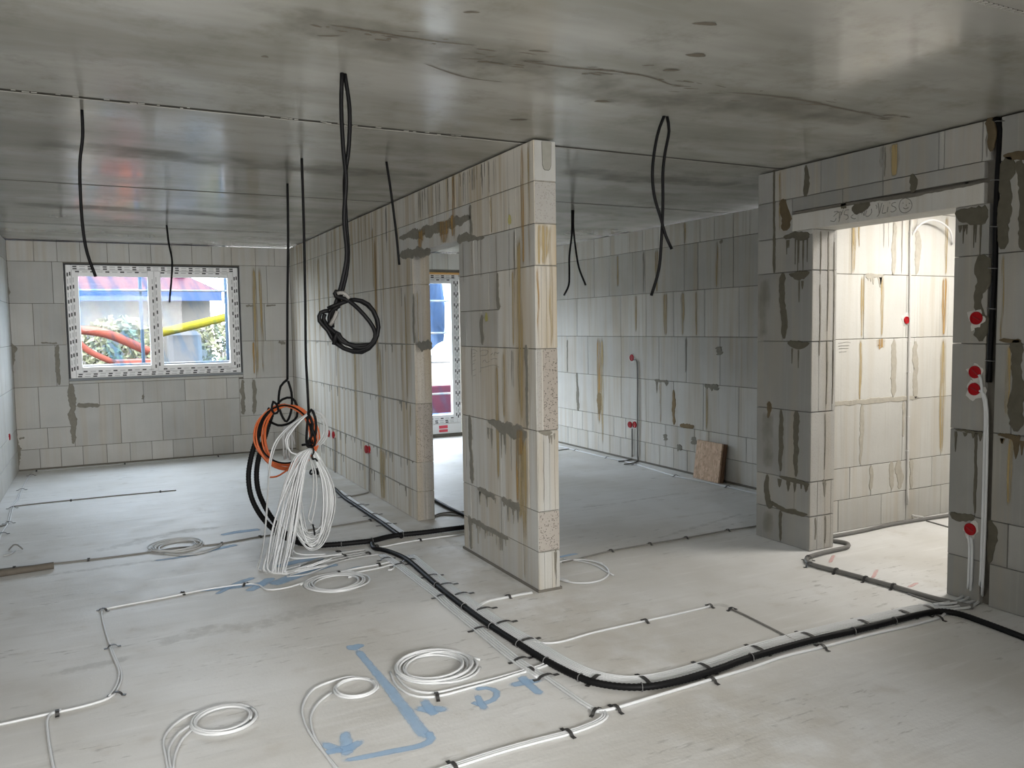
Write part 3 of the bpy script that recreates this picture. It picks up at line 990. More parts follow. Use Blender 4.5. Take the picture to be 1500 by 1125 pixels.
# thin dark runs down from the ceiling joint
for i in range(34):
    u = rng.uniform(4.55, 6.35)
    L = rng.choice((0.10, 0.16, 0.22, 0.24))
    streak(wall_middle, WP, u, 2.735 - L, 2.735, rng.uniform(0.012, 0.028), 'drip', 'dark_run')
for i in range(22):
    u = rng.uniform(6.5, 10.4)
    z = rng.choice((2.74, 2.5, 2.0, 1.5))
    streak(wall_middle, WP, u, z - rng.uniform(0.15, 0.45), z - 0.005, rng.uniform(0.015, 0.035), 'drip', 'dark_run')
for i in range(18):
    u = rng.uniform(4.4, 5.35)
    z = rng.choice((1.5, 1.0, 2.25, 0.5))
    streak(wall_middle, WP, u, z - rng.uniform(0.15, 0.40), z - 0.005, rng.uniform(0.008, 0.02), 'drip', 'dark_run')
for (y, z), r in zip([(4.5835, 2.309), (4.9513, 1.7013)], (0.035, 0.035)):
    decal_blob('yellow_spray', wall_middle, (Xp - 0.0035, y, z), (0, r * 0.7, 0), (0, 0, r * 1.3), (-1, 0, 0), M['yellow'], 0.0, 3)
SCRIB = [[(5.2094, 1.4747), (5.174, 1.4802), (5.1169, 1.4669)], [(5.187, 1.451), (5.1403, 1.4569)], [(5.1998, 1.4266), (5.1527, 1.4374)], [(5.1893, 1.398), (5.1424, 1.409)], [(5.2022, 1.3734), (5.1666, 1.3843)], [(5.2041, 1.3298), (5.1453, 1.3418)], [(5.1941, 1.2915), (5.147, 1.3034)], [(5.0714, 1.4678), (5.0151, 1.4783), (4.9386, 1.4751), (4.9724, 1.4466), (5.0613, 1.4397)], [(4.8968, 1.4484), (4.8644, 1.4629)], [(4.844, 1.4451), (4.8327, 1.4681), (4.7916, 1.4599), (4.7707, 1.4694)], [(5.0297, 1.3935), (4.9957, 1.4133), (4.9635, 1.3956), (4.9198, 1.4063)], [(4.898, 1.4162), (4.8447, 1.4268), (4.8032, 1.4235)], [(5.0649, 1.3545), (4.9977, 1.3618), (4.9319, 1.3735), (4.8465, 1.3812), (4.7743, 1.3702)], [(5.0774, 1.3256), (5.0542, 1.3407)]]
for s in SCRIB:
    stroke(wall_middle, WP, s, 0.0012)

# ------------------------------------------------------------------ kitchen wall on the far right
WK = Wall('x', Xk, -1)
wall_kitchen = core('wall_kitchen', WK, [(Yp - 0.005, Yb + 0.2, 0, 2.735)], 0.24, 'grey block wall of the right-hand room with the leaning board')
kk = dict(t=0.23, tone=0.2, stain=0.4)
for z0, z1, jj, tn in (
    (2.5, 2.742, [6.0184, 6.2471, 6.5293, 6.7528, 7.0045, 7.4671, 7.765, 8.0243, 8.4305, 8.8038, 9.0835, 9.377], 0.18),
    (2.0, 2.5, [6.2447, 6.4247, 6.7849, 7.0101, 7.7139, 7.9631, 8.4649, 8.809], 0.5),
    (1.5, 2.0, [6.1586, 6.6746, 7.1914, 7.7033, 8.2174, 9.2351], 0.3),
    (1.0, 1.5, [6.4352, 6.9751, 7.4591, 8.2074, 8.9712, 9.5001], 0.42),
    (0.5, 1.0, [6.1565, 6.6935, 7.1926, 7.7086, 8.2121, 8.7332, 9.2526], 0.26),
    (0.25, 0.5, [6.0477, 6.6056, 6.8372, 7.3407, 7.5965, 8.1207, 8.3792, 8.868, 9.1199, 9.372], 0.26),
    (0.0, 0.25, [6.4768, 6.9571, 7.1934, 7.4501, 7.7254, 8.2326, 8.4738, 8.7416, 8.9885, 9.2355, 9.4965], 0.28)):
    course(wall_kitchen, WK, Yp, Yb, z0, z1, jj, **dict(kk, tone=max(0, tn - 0.14)))
for i, (pts, ws, m) in enumerate((
    ([(7.1924, 0.9064), (7.1878, 0.7225), (7.188, 0.5146)], (0.05, 0.07, 0.06), 'mortar_brown'), ([(8.7168, 0.7757), (8.7032, 0.6), (8.7205, 0.5011)], (0.07, 0.10, 0.05), 'mortar_brown'),
    ([(7.0802, 0.5179), (6.94, 0.5248), (6.8374, 0.5279)], (0.05, 0.07, 0.06), 'mortar_brown'), ([(9.2481, 1.0081), (9.236, 0.6955), (9.2221, 0.4934)], (0.05, 0.06, 0.05), 'mortar'),
    ([(6.4514, 1.3987), (6.4407, 1.3143)], (0.10, 0.10), 'mortar'), ([(7.3482, 0.3886), (7.3359, 0.3194)], (0.07, 0.07), 'mortar'),
    ([(6.8485, 0.4148), (6.8371, 0.334)], (0.09, 0.09), 'mortar'), ([(7.128, 0.2673), (7.0448, 0.2702)], (0.07, 0.06), 'mortar'),
    ([(9.489, 1.4467), (9.4976, 1.0066)], (0.03, 0.025), 'mortar'), ([(6.4259, 2.486), (6.4156, 2.4573)], (0.05, 0.05), 'mortar'))):
    smear(wall_kitchen, WK, pts, ws, seed=90 + i, mat=m)
a, b = [7.2972, 7.5368]
smear(wall_kitchen, WK, [(b, 0.995), (a, 0.99)], (0.03, 0.03), [((a + b) / 2 + 0.08, 0.99, 0.14, 0.05), ((a + b) / 2 - 0.1, 0.99, 0.05, 0.09)], 102)
a, b = [6.4599, 6.6724]
smear(wall_kitchen, WK, [(b, 0.985), (a, 0.975)], (0.04, 0.06), hdrips(a, b, 0.97, 6, 0.09, 0.05, 9), 103)
for u, z0, z1, w, m in (([8.7105][0], 0.35, 1.5, 0.12, 'sienna'), ([8.6314][0], 0.1, 1.5, 0.10, 'rust'), ([7.8921][0], 1.55, 2.0, 0.06, 'rust'),
                        ([7.4939][0], 2.0, 2.5, 0.08, 'rust'), ([7.3326][0], 1.5, 2.0, 0.10, 'rust'), ([7.0332][0], 1.5, 2.0, 0.08, 'rust'), ([6.806][0], 1.5, 2.0, 0.04, 'rust'),
                        ([7.4227][0], 0.5, 1.0, 0.05, 'rust'), ([6.6391][0], 0.5, 1.0, 0.06, 'rust'), ([7.7407][0], 2.0, 2.5, 0.05, 'drip'),
                        ([6.4861][0], 2.0, 2.5, 0.05, 'rust'), ([6.9987][0], 2.5, 2.74, 0.06, 'rust'), ([8.2715][0], 2.1, 2.5, 0.08, 'rust'), ([6.9752][0], 1.1, 1.5, 0.05, 'drip')):
    streak(wall_kitchen, WK, u, z0, z1, w, m)
box('skirt_gap', Xk - 0.010, Xk, Yp, Yb, 0, 0.02, M['core'], wall_kitchen)

# ------------------------------------------------------------------ right wall: pier, lintel and near piece
WR = Wall('x', Xr, -1)
TR = 0.245
ch0, ch1 = 2.783, 2.835        # chase for the black cable
oz = 2.285
wall_right = core('wall_right', WR, [(-6.3, Yo0, 0, 2.735), (Yo0 - 0.09, Yo1 + 0.09, oz + 0.03, 2.735), (Yo1, Yp, 0, 2.735)], TR,
                  'dark grey block wall on the right with the doorway to the bright corridor', recess=0.035, back=0.006)
kr = dict(t=TR, tone=0.86, stain=0.18, gap=0.0018)  # right wall blocks toned darker than the other walls
pw = dict(kr, tone=1.0)
course(wall_right, WR, ch1, Yp, 2.52, 2.742, [2.8867, 3.1164, 3.1509, 3.5326, 4.0256, 4.1578, 4.4486], **dict(kr, tone=0.72, stain=0.3))
course(wall_right, WR, 4.28, Yp, 2.25, 2.52, [4.4462], **kr)
course(wall_right, WR, ch1 + 0.035, 4.28, 2.425, 2.52, [3.5295, 3.8402], **kr)
block(wall_right, WR, ch1 + 0.035, 4.28, oz, 2.405, TR, 0.25, 0.2, gap=0.001)
course(wall_right, WR, Yo1, Yp, 2.0, 2.25, [4.4429], **kr)
block(wall_right, WR, Yo1, 4.28, 2.25, oz, TR, 0.25, 0.2, gap=0.001)
course(wall_right, WR, Yo1, Yp, 1.5, 2.0, [4.3634], **pw)
course(wall_right, WR, Yo1, Yp, 1.0, 1.5, [], **pw)
course(wall_right, WR, Yo1, Yp, 0.5, 1.0, [4.2206, 4.3719], **pw)
course(wall_right, WR, Yo1, Yp, 0.25, 0.5, [4.2355, 4.5057], **kr)
course(wall_right, WR, Yo1, Yp, 0.0, 0.25, [4.3647], **kr)
# near piece, left of the chase
course(wall_right, WR, ch1, Yo0, 2.0, oz, [], **kr)
course(wall_right, WR, ch1, Yo0, 1.5, 2.0, [], **kr)
course(wall_right, WR, ch1, Yo0, 1.0, 1.5, [], **kr)
course(wall_right, WR, ch1, Yo0, 0.5, 1.0, [2.8765], **kr)
course(wall_right, WR, ch1, Yo0, 0.25, 0.5, [], **kr)
course(wall_right, WR, ch1, Yo0, 0.0, 0.25, [], **kr)
# near piece, right of the chase
for z0, z1, ph in ((0, .25, .33), (.25, .5, .1), (.5, 1, .3), (1, 1.5, .1), (1.5, 2, .3), (2, 2.5, .15), (2.5, 2.742, .4)):
    course(wall_right, WR, -3.2, ch0, z0, z1, [ch0 - x for x in steps(0, 6, 0.5, ph)], **kr)
# mortar on the right wall
for i, (pts, ws, m) in enumerate((
    ([(4.1532, 2.7307), (4.1517, 2.6225), (4.1563, 2.5149)], (0.035, 0.05, 0.04), 'mortar_dark'),
    ([(4.3725, 2.5275), (4.3449, 2.4116), (4.3436, 2.2992)], (0.05, 0.10, 0.07), 'mortar_darkbrown'),
    ([(4.3597, 1.9963), (4.3712, 1.8486), (4.3496, 1.6991), (4.3409, 1.5202)], (0.05, 0.05, 0.06, 0.06), 'mortar_dark'),
    ([(4.4844, 1.0492), (4.4838, 0.9875), (4.4971, 0.9245)], (0.05, 0.06, 0.03), 'mortar_darkbrown'),
    ([(4.368, 0.9973), (4.3657, 0.7948), (4.3695, 0.5394)], (0.04, 0.045, 0.03), 'mortar_dark'),
    ([(4.2175, 1.0002), (4.2214, 0.8114), (4.2177, 0.5228)], (0.06, 0.05, 0.045), 'mortar_dark'),
    ([(4.4997, 0.4934), (4.5054, 0.3617), (4.4691, 0.2377)], (0.03, 0.05, 0.06), 'mortar_dark'),
    ([(4.4696, 0.2898), (4.3528, 0.2605), (4.2532, 0.2547), (4.1063, 0.2643)], (0.03, 0.035, 0.04, 0.02), 'mortar_dark'),
    ([(4.3661, 0.2425), (4.3645, 0.1036), (4.3635, 0.016)], (0.04, 0.03, 0.02), 'mortar_dark'),
    ([(4.2803, 2.4129), (3.9756, 2.4145), (3.6876, 2.4101), (3.3489, 2.3989), (2.838, 2.4049)], (0.018, 0.02, 0.022, 0.022, 0.014), 'core'),
    ([(3.7618, 2.3764), (3.687, 2.3794), (3.6193, 2.3874)], (0.05, 0.085, 0.04), 'mortar_dark'),
    ([(3.8503, 2.4064), (3.806, 2.4047)], (0.04, 0.04), 'mortar_dark'),
    ([(3.3238, 2.5263), (3.3131, 2.4631), (3.3213, 2.4153)], (0.05, 0.06, 0.05), 'mortar_dark'),
    ([(4.4547, 2.7563), (4.452, 2.4996), (4.4496, 2.2763), (4.4466, 2.0021)], (0.016, 0.02, 0.025, 0.03), 'mortar_dark'),
    ([(2.8818, 1.9984), (2.8593, 1.8974), (2.88, 1.7836), (2.8859, 1.7068), (2.8648, 1.5135)], (0.09, 0.08, 0.05, 0.09, 0.05), 'mortar_dark'),
    ([(2.7426, 2.5173), (2.7524, 2.3355), (2.7547, 2.1511), (2.7585, 2.0214)], (0.08, 0.07, 0.07, 0.06), 'mortar_dark'),
    ([(2.6758, 2.4865), (2.6482, 2.2833), (2.6329, 2.0062)], (0.08, 0.06, 0.10), 'mortar_dark'),
    ([(2.7653, 2.529), (2.691, 2.511), (2.6192, 2.508)], (0.03, 0.06, 0.05), 'mortar_darkbrown'),
    ([(2.6624, 1.5227), (2.6594, 1.2919), (2.6553, 1.022)], (0.10, 0.08, 0.07), 'mortar_dark'),
    ([(2.7597, 1.522), (2.6993, 1.5187), (2.6402, 1.5155)], (0.02, 0.03, 0.03), 'mortar_darkbrown'),
    ([(2.7819, 0.502), (2.7711, 0.3944), (2.7791, 0.2584)], (0.06, 0.06, 0.04), 'mortar_dark'),
    ([(2.8789, 0.9898), (2.877, 0.7687), (2.8746, 0.5225)], (0.02, 0.016, 0.02), 'mortar_dark'),
    ([(3.0249, 0.4922), (2.9816, 0.4765), (2.8739, 0.4987)], (0.06, 0.05, 0.04), 'mortar_dark'),
    ([(2.8475, 2.753), (2.833, 2.646), (2.8346, 2.5646)], (0.05, 0.06, 0.03), 'mortar_darkbrown'))):
    smear(wall_right, WR, pts, ws, seed=120 + i, mat=m)
a, b = [4.1159, 4.3561]
smear(wall_right, WR, [(b, 2.258), ((a + b) / 2, 2.25), (a, 2.24)], (0.03, 0.05, 0.05), hdrips(a, b, 2.23, 9, 0.22, 0.014, 12), 150, mat='mortar_dark')
a, b = [4.1123, 4.3009]
smear(wall_right, WR, [(b, 1.985), ((a + b) / 2, 1.965), (a, 1.985)], (0.03, 0.09, 0.02), [((a + b) / 2, 1.93, 0.15, 0.014), ((a + b) / 2 - .03, 1.93, 0.06, 0.03)], 151, mat='mortar_dark')
a, b = [4.1052, 4.3078]
smear(wall_right, WR, [(b, 1.49), ((a + b) / 2, 1.475), (a, 1.49)], (0.03, 0.06, 0.02), [((a + b) / 2, 1.44, 0.13, 0.012), ((a + b) / 2 + .06, 1.45, 0.11, 0.012)], 152, mat='mortar_dark')
a, b = [4.091, 4.3758]
smear(wall_right, WR, [(b, 0.497), ((a + b) / 2, 0.49), (a, 0.485)], (0.02, 0.03, 0.02), hdrips(a, b, 0.48, 7, 0.07, 0.035, 13), 153, mat='mortar_dark')
a, b = [2.8415, 3.0351]
smear(wall_right, WR, [(b, 2.26), ((a + b) / 2, 2.225), (a, 2.225)], (0.06, 0.13, 0.12), hdrips(a, b, 2.18, 8, 0.14, 0.016, 14), 154, mat='mortar_dark')
a, b = [2.6288, 2.7528]
smear(wall_right, WR, [(b, 0.995), (a, 0.985)], (0.02, 0.04), hdrips(a, b, 0.975, 4, 0.09, 0.04, 15), 155, mat='mortar_darkbrown')
a, b = [2.839, 3.0034]
smear(wall_right, WR, [(b, 0.995), (a, 0.99)], (0.012, 0.02), hdrips(a, b, 0.985, 5, 0.09, 0.025, 16), 156, mat='mortar_dark')
for u, z0, z1, w, m in (([4.3931][0], 2.3, 2.74, 0.03, 'rust'), ([3.5422][0], 2.6, 2.735, 0.03, 'drip'), ([3.5172][0], 2.54, 2.735, 0.02, 'drip'), ([2.7495][0], 1.5, 2.0, 0.02, 'rust'),
                        ([2.7089][0], 1.1, 1.5, 0.04, 'rust'), ([2.6805][0], 0.6, 1.0, 0.04, 'rust'), ([2.8588][0], 2.53, 2.74, 0.02, 'drip'), ([3.4486][0], 2.53, 2.74, 0.08, 'rust')):
    streak(wall_right, WR, u, z0, z1, w, m)
for u0, u1, z0, z1, t in (([4.5402][0], 0.09, 1.52, 1.98, 0), ([4.4892][0], 0.09, 0.02, 0.24, 0), ([4.4953][0], 0.10, 0.52, 0.98, 0)):
    decal_ribbon('damp_stain', wall_right, [WR.pt(u0, z0, 0.0012), WR.pt(u0, (z0 + z1) / 2, 0.0012), WR.pt(u0, z1, 0.0012)], (u1 * 1.4, u1 * 1.8, u1 * 1.4), (-1, 0, 0), M['damp'])
# grooved reveal of the pier, seen from the room
WO = Wall('y', Yo1, -1)
XW = Xr + TR
for z0, z1 in ((0, .25), (.25, .5), (.5, 1), (1, 1.5), (1.5, 2), (2, oz)):
    gr = [Xr + 0.075, Xr + 0.15, Xr + 0.21] if z0 != 0.5 else [Xr + 0.14]
    end_face(WO, Xr, XW, z0, z1, 0.2, 0.25, 0.15, gr)
for i, (u, z1, L) in enumerate(((4.52, 2.27, 0.3), (4.595, 2.27, 0.7), (4.655, 2.2, 0.9), (4.595, 1.5, 0.45), (4.655, 1.45, 0.4), (4.52, 1.9, 0.5), (4.585, 0.98, 0.4), (4.60, 0.24, 0.2), (4.50, 0.24, 0.16))):
    smear(wall_right, Wall('y', Yo1 - 0.003, -1), [(u, z1), (u + 0.006, z1 - L / 2), (u, z1 - L)], (0.014, 0.010, 0.008), (), 170 + i)
smear(wall_right, Wall('y', Yo1 - 0.003, -1), [(4.57, 0.495), (4.60, 0.49)], (0.03, 0.03), [(4.59, 0.48, 0.10, 0.04)], 180)
# pencilled sums and a smiling face on the lintel
HAND = [[(3.9052, 2.3755), (3.871, 2.3751), (3.8944, 2.3571), (3.9101, 2.3464)], [(3.9363, 2.3198), (3.9042, 2.3116), (3.8886, 2.3309)], [(3.8734, 2.367), (3.8473, 2.3678), (3.8562, 2.3374), (3.8671, 2.3029)], [(3.8603, 2.3611), (3.8636, 2.3447), (3.8649, 2.3279)], [(3.8319, 2.3783), (3.842, 2.3587), (3.847, 2.3467)], [(3.7856, 2.3742), (3.8163, 2.3721), (3.8237, 2.3479), (3.7952, 2.3401), (3.7923, 2.3188), (3.8102, 2.3127)], [(3.7495, 2.3383), (3.7695, 2.3243), (3.7439, 2.3086), (3.7314, 2.3112)], [(3.7044, 2.3366), (3.6851, 2.3627), (3.687, 2.3302)], [(3.685, 2.3545), (3.6748, 2.3368), (3.6647, 2.3192)], [(3.6647, 2.3192), (3.6625, 2.3352), (3.6594, 2.3511)], [(3.6457, 2.3493), (3.6549, 2.3179), (3.6305, 2.3128), (3.6091, 2.3323), (3.612, 2.3569)], [(3.5789, 2.3765), (3.5692, 2.3631), (3.5737, 2.3517)], [(3.5625, 2.3862), (3.5547, 2.3491), (3.5517, 2.3167)], [(3.5319, 2.3819), (3.5429, 2.3475), (3.5517, 2.3167), (3.5679, 2.3008)], [(3.52, 2.3683), (3.5264, 2.3413), (3.5306, 2.3179), (3.5027, 2.3175)], [(3.4872, 2.3518), (3.4915, 2.3366), (3.4934, 2.319)], [(3.4771, 2.3761), (3.4743, 2.3729)], [(3.4329, 2.3718), (3.4556, 2.3711), (3.4621, 2.3562), (3.4345, 2.3407), (3.4319, 2.3246), (3.4567, 2.3154), (3.4682, 2.3216)], [(3.3664, 2.3893), (3.3971, 2.3783), (3.4098, 2.3451), (3.3979, 2.3123), (3.3666, 2.2984), (3.3317, 2.3112), (3.3193, 2.3383), (3.3331, 2.371), (3.3664, 2.3893)], [(3.3835, 2.3628), (3.3803, 2.3577)], [(3.3414, 2.3549), (3.3335, 2.3499)], [(3.358, 2.3487), (3.3595, 2.34)], [(3.3797, 2.3312), (3.3627, 2.3223), (3.3443, 2.3275)]]
for s in HAND:
    stroke(wall_right, Wall('x', Xr + 0.0005, -1), s, 0.0022)

# ------------------------------------------------------------------ corridor beyond the doorway
WC = Wall('y', Yc, -1)
wall_corridor = core('wall_corridor', WC, [(Xr + 0.2, 7.1, 0, 2.735)], 0.257, 'brightly lit block wall of the corridor seen through the doorway')
kc = dict(t=0.25, tone=0.0, stain=0.24)
ux0 = XW - 0.02
course(wall_corridor, WC, ux0, 7.0, 2.5, 2.742, [5.0929, 5.4725, 5.957], **kc)
course(wall_corridor, WC, ux0, 7.0, 2.0, 2.5, [5.1576, 5.6212, 5.9064], **kc)
course(wall_corridor, WC, ux0, 7.0, 1.5, 2.0, [5.2999, 5.796, 6.3157], **kc)
course(wall_corridor, WC, ux0, 7.0, 1.0, 1.5, [5.6551, 5.9023], **kc)
course(wall_corridor, WC, ux0, 7.0, 0.5, 1.0, [5.2927, 5.7755, 6.2628], **dict(kc, tone=0.22))
course(wall_corridor, WC, ux0, 7.0, 0.25, 0.5, [5.1729, 5.4132, 5.6539, 5.8944, 6.1518], **dict(kc, tone=0.2))
course(wall_corridor, WC, ux0, 7.0, 0.0, 0.25, [5.0499, 5.5397, 5.8354, 6.2759], **dict(kc, tone=0.2))
cm = 'mortar_pale'
M[cm] = mat_simple('pale_mortar', (0.40, 0.375, 0.32), 0.92, 0.2, 22, bump=0.5)
for i, (pts, ws) in enumerate((
    ([(5.6393, 2.4134), (5.6363, 2.2314), (5.6345, 2.0057)], (0.05, 0.05, 0.04)), ([(5.9181, 2.3605), (5.9235, 2.1859), (5.904, 2.0101)], (0.05, 0.07, 0.04)),
    ([(5.6568, 1.4853), (5.655, 1.2557), (5.661, 1.0356)], (0.05, 0.055, 0.05)), ([(5.9123, 1.469), (5.9192, 1.246), (5.9266, 1.0049)], (0.06, 0.06, 0.05)),
    ([(4.9442, 1.0101), (5.1224, 1.0106), (5.43, 1.0096), (5.7516, 1.0086), (5.9602, 1.0087)], (0.05, 0.05, 0.04, 0.04, 0.03)), ([(5.298, 0.99), (5.2962, 0.7313), (5.2856, 0.5154)], (0.04, 0.05, 0.03)),
    ([(5.7853, 0.9846), (5.7854, 0.6943)], (0.04, 0.02)), ([(5.411, 0.493), (5.4213, 0.3932), (5.4078, 0.2956)], (0.05, 0.045, 0.03)),
    ([(5.6511, 0.5043), (5.6547, 0.3701), (5.6573, 0.2747)], (0.05, 0.05, 0.04)), ([(5.7329, 0.5082), (5.7536, 0.3603), (5.7561, 0.2699)], (0.07, 0.09, 0.06)), ([(5.8914, 0.4998), (5.8986, 0.2606)], (0.05, 0.04)))):
    smear(wall_corridor, WC, pts, ws, seed=200 + i, mat=cm)
a, b = [5.3133, 5.5232]
smear(wall_corridor, WC, [(a, 1.99), (b, 1.995)], (0.04, 0.015), hdrips(a, b, 1.98, 5, 0.07, 0.04, 18), 215, mat=cm)
for u, z0, z1, w, m in (([5.18][0], 2.0, 2.5, 0.06, 'rust'), ([5.2327][0], 2.2, 2.5, 0.03, 'rust'), ([5.2808][0], 1.5, 2.0, 0.05, 'rust'), ([5.506][0], 1.5, 2.0, 0.05, 'rust'),
                        ([6.2629][0], 1.5, 2.0, 0.09, 'sienna'), ([6.2647][0], 0.5, 1.5, 0.10, 'rust'), ([5.5102][0], 2.2, 2.6, 0.02, 'drip'), ([5.5655][0], 2.2, 2.6, 0.014, 'drip'),
                        ([5.7258][0], 2.0, 2.5, 0.02, 'drip'), ([5.2702][0], 1.0, 1.5, 0.05, 'rust'), ([5.4991][0], 1.42, 1.5, 0.12, 'sienna'), ([6.2732][0], 2.0, 2.5, 0.05, 'rust')):
    streak(wall_corridor, WC, u, z0, z1, w, m)
for s in [[(5.0238, 1.4722), (5.1128, 1.4807), (5.1579, 1.4745)], [(5.0242, 1.4513), (5.1433, 1.4538)], [(5.032, 1.4303), (5.1362, 1.4329)], [(5.0325, 1.4041), (5.1143, 1.4071)]]:
    stroke(wall_corridor, WC, s, 0.0012)
wall_stair = box('wall_stair', 7.0, 7.2, 0.8, 4.6, 0, 2.76, M['plaster'])
tag(wall_stair, 'pale end wall of the corridor beyond the doorway', None, None, 'structure')
wall_hall = box('wall_hall', XW - 0.02, 7.2, 0.6, 0.8, 0, 2.76, M['plaster'])
tag(wall_hall, 'near side wall of the bright corridor', None, None, 'structure')

# front of the room, behind the camera, its big opening filled in
buf = ([], [])
for b_ in ((-1.3, 0.2, -6.5, -6.15, 0, 2.76), (4.3, 4.8, -6.5, -6.15, 0, 2.76), (0.2, 4.3, -6.5, -6.15, 2.65, 2.76), (0.2, 4.3, -6.5, -6.15, 0, 0.12), (0.2, 4.3, -6.45, -6.3, 0.12, 2.65)):
    add(buf, *box_data(*b_))
wall_front = mesh_obj('wall_front', buf[0], buf[1], M['plaster'], None)
tag(wall_front, 'closed front wall behind the viewer', None, None, 'structure')

wall_blocker = box('wall_blocker', 2.0, Xr, -1.25, -1.0, 0, 2.745, M['core'])  # added unseen wall that blocks front light from the right floor and wall
tag(wall_blocker, 'unseen wall added behind the viewer to darken the right side', None, None, 'structure')

# ------------------------------------------------------------------ windows


def frame_buf(buf, x0, x1, z0, z1, w, y0, y1):
    for b_ in ((x0, x0 + w, y0, y1, z0, z1), (x1 - w, x1, y0, y1, z0, z1), (x0 + w, x1 - w, y0, y1, z0, z0 + w), (x0 + w, x1 - w, y0, y1, z1 - w, z1)):
        add(buf, *chamfer_box(*b_, 0.004))


def dash_run(bk, gy, a, b, fixed, horiz, y, seed):
    """print on the protective tape: dark bars with grey lettering-like bars between"""
    rr = random.Random(seed)
    x = a + rr.uniform(0, 0.06)
    k = 0
    while x < b - 0.05:
        L = 0.045
        w = 0.008
        tgt = bk if k % 2 == 0 else gy
        if k % 2:
            L, w = 0.06, 0.005
        if horiz:
            add(tgt, *box_data(x, min(b, x + L), y - 0.001, y, fixed - w, fixed + w))
        else:
            add(tgt, *box_data(fixed - w, fixed + w, y - 0.001, y, x, min(b, x + L)))
        x += L + 0.03
        k += 1


def film_sheet(parent, x0, x1, z0, z1, y, mat, seed):
    rr = random.Random(seed)
    nx, nz = 26, 18
    V, Fc = [], []
    ph = [rr.uniform(0, 6.28) for _ in range(5)]
    for i in range(nx + 1):
        for j in range(nz + 1):
            x = x0 + (x1 - x0) * i / nx
            z = z0 + (z1 - z0) * j / nz
            d = 0.006 * math.sin(9 * x + 5 * z + ph[0]) + 0.005 * math.sin(21 * x - 11 * z + ph[1]) + 0.004 * math.sin(33 * x + 17 * z + ph[2])
            V.append((x, y + d, z))
    for i in range(nx):
        for j in range(nz):
            a = i * (nz + 1) + j
            Fc.append((a, a + 1, a + nz + 2, a + nz + 1))
    return mesh_obj('protective_film', V, Fc, mat, parent, smooth=True, fix=False)


def window(name, label, x0, x1, z0, z1, mids, fy, seed, film):
    """frame x0..x1, one sash between each pair of posts"""
    root = bpy.data.objects.new(name, None)
    link(root)
    root.location = ((x0 + x1) / 2, fy, z0)
    tag(root, label, None, None, 'structure')
    y0, y1 = fy, fy + 0.08
    buf = ([], [])
    frame_buf(buf, x0, x1, z0, z1, 0.062, y0, y1)
    for m in mids:
        add(buf, *chamfer_box(m - 0.012, m + 0.012, y0 + 0.004, y1, z0 + 0.06, z1 - 0.06, 0.003))
    mesh_obj('frame', buf[0], buf[1], M['pvc'], root)
    bk, gy = ([], []), ([], [])
    for fx in (x0 + 0.02, x0 + 0.046, x1 - 0.02, x1 - 0.046):
        dash_run(bk, gy, z0 + 0.05, z1 - 0.05, fx, False, y0, seed)
        seed += 1
    for fz in (z0 + 0.02, z0 + 0.046, z1 - 0.02, z1 - 0.046):
        dash_run(bk, gy, x0 + 0.05, x1 - 0.05, fz, True, y0, seed)
        seed += 1
    b = [x0 + 0.058] + list(mids) + [x1 - 0.058]
    for k, (a, c) in enumerate(zip(b[:-1], b[1:])):
        a2, c2 = a + 0.004, c - 0.004
        sb = ([], [])
        frame_buf(sb, a2, c2, z0 + 0.062, z1 - 0.062, 0.072, y0 - 0.010, y1 - 0.01)
        sash = mesh_obj('sash', sb[0], sb[1], M['pvc'], root)
        for fx in (a2 + 0.018, c2 - 0.018):
            dash_run(bk, gy, z0 + 0.09, z1 - 0.09, fx, False, y0 - 0.010, seed)
            seed += 1
        for fz in (z0 + 0.082, z1 - 0.082):
            dash_run(bk, gy, a2 + 0.02, c2 - 0.02, fz, True, y0 - 0.010, seed)
            seed += 1
        box('pane', a2 + 0.07, c2 - 0.07, y0 + 0.026, y0 + 0.030, z0 + 0.13, z1 - 0.13, M['glass'], sash)
        if film[k]:
            film_sheet(sash, a2 + 0.07, c2 - 0.07, z0 + 0.13, z1 - 0.13, y0 + 0.075, film[k], seed)
    mesh_obj('tape_bars', bk[0], bk[1], M['tapeprint'], root)
    mesh_obj('tape_lettering', gy[0], gy[1], M['tapegrey'], root)
    return root


w1 = window('window_1', 'white two-light window in printed protective tape, film on its panes', -0.343, 1.655, 1.085, 2.468, (0.638,), Yb + 0.012, 5, (M['film'], M['film2']))
box('gasket', -0.365, -0.343, Yb + 0.002, Yb + 0.05, 1.07, 2.47, M['gasket'], w1)
box('gasket', 1.655, 1.672, Yb + 0.004, Yb + 0.05, 1.07, 2.47, M['gasket'], w1)
box('gasket', -0.365, 1.672, Yb + 0.003, Yb + 0.05, 2.468, 2.482, M['gasket'], w1)
box('sill', -0.36, 1.672, Yb - 0.006, Yb + 0.28, 1.057, 1.085, M['sill'], w1)
w2 = window('window_2', 'white glazed terrace door seen through the partition opening', 2.68, 4.83, 0.20, 2.43, (3.755,), Yb + 0.012, 60, (M['film2'], M['film2']))
bevel_box('threshold_box', 2.68, 4.83, Yb + 0.0, Yb + 0.10, 0.05, 0.20, M['pvc'], w2, 0.006)
box('sticker', 4.46, 4.60, Yb - 0.002, Yb + 0.001, 0.075, 0.175, M['label'], w2)
box('sticker_stripe', 4.46, 4.60, Yb - 0.003, Yb - 0.002, 0.115, 0.13, M['pvc'], w2)
box('foam_strip', 2.66, 4.85, Yb - 0.004, Yb + 0.05, 2.43, 2.458, M['foam'], w2)
box('threshold_gap', 2.66, 4.85, Yb - 0.004, Yb + 0.02, 0.0, 0.05, M['core'], w2)

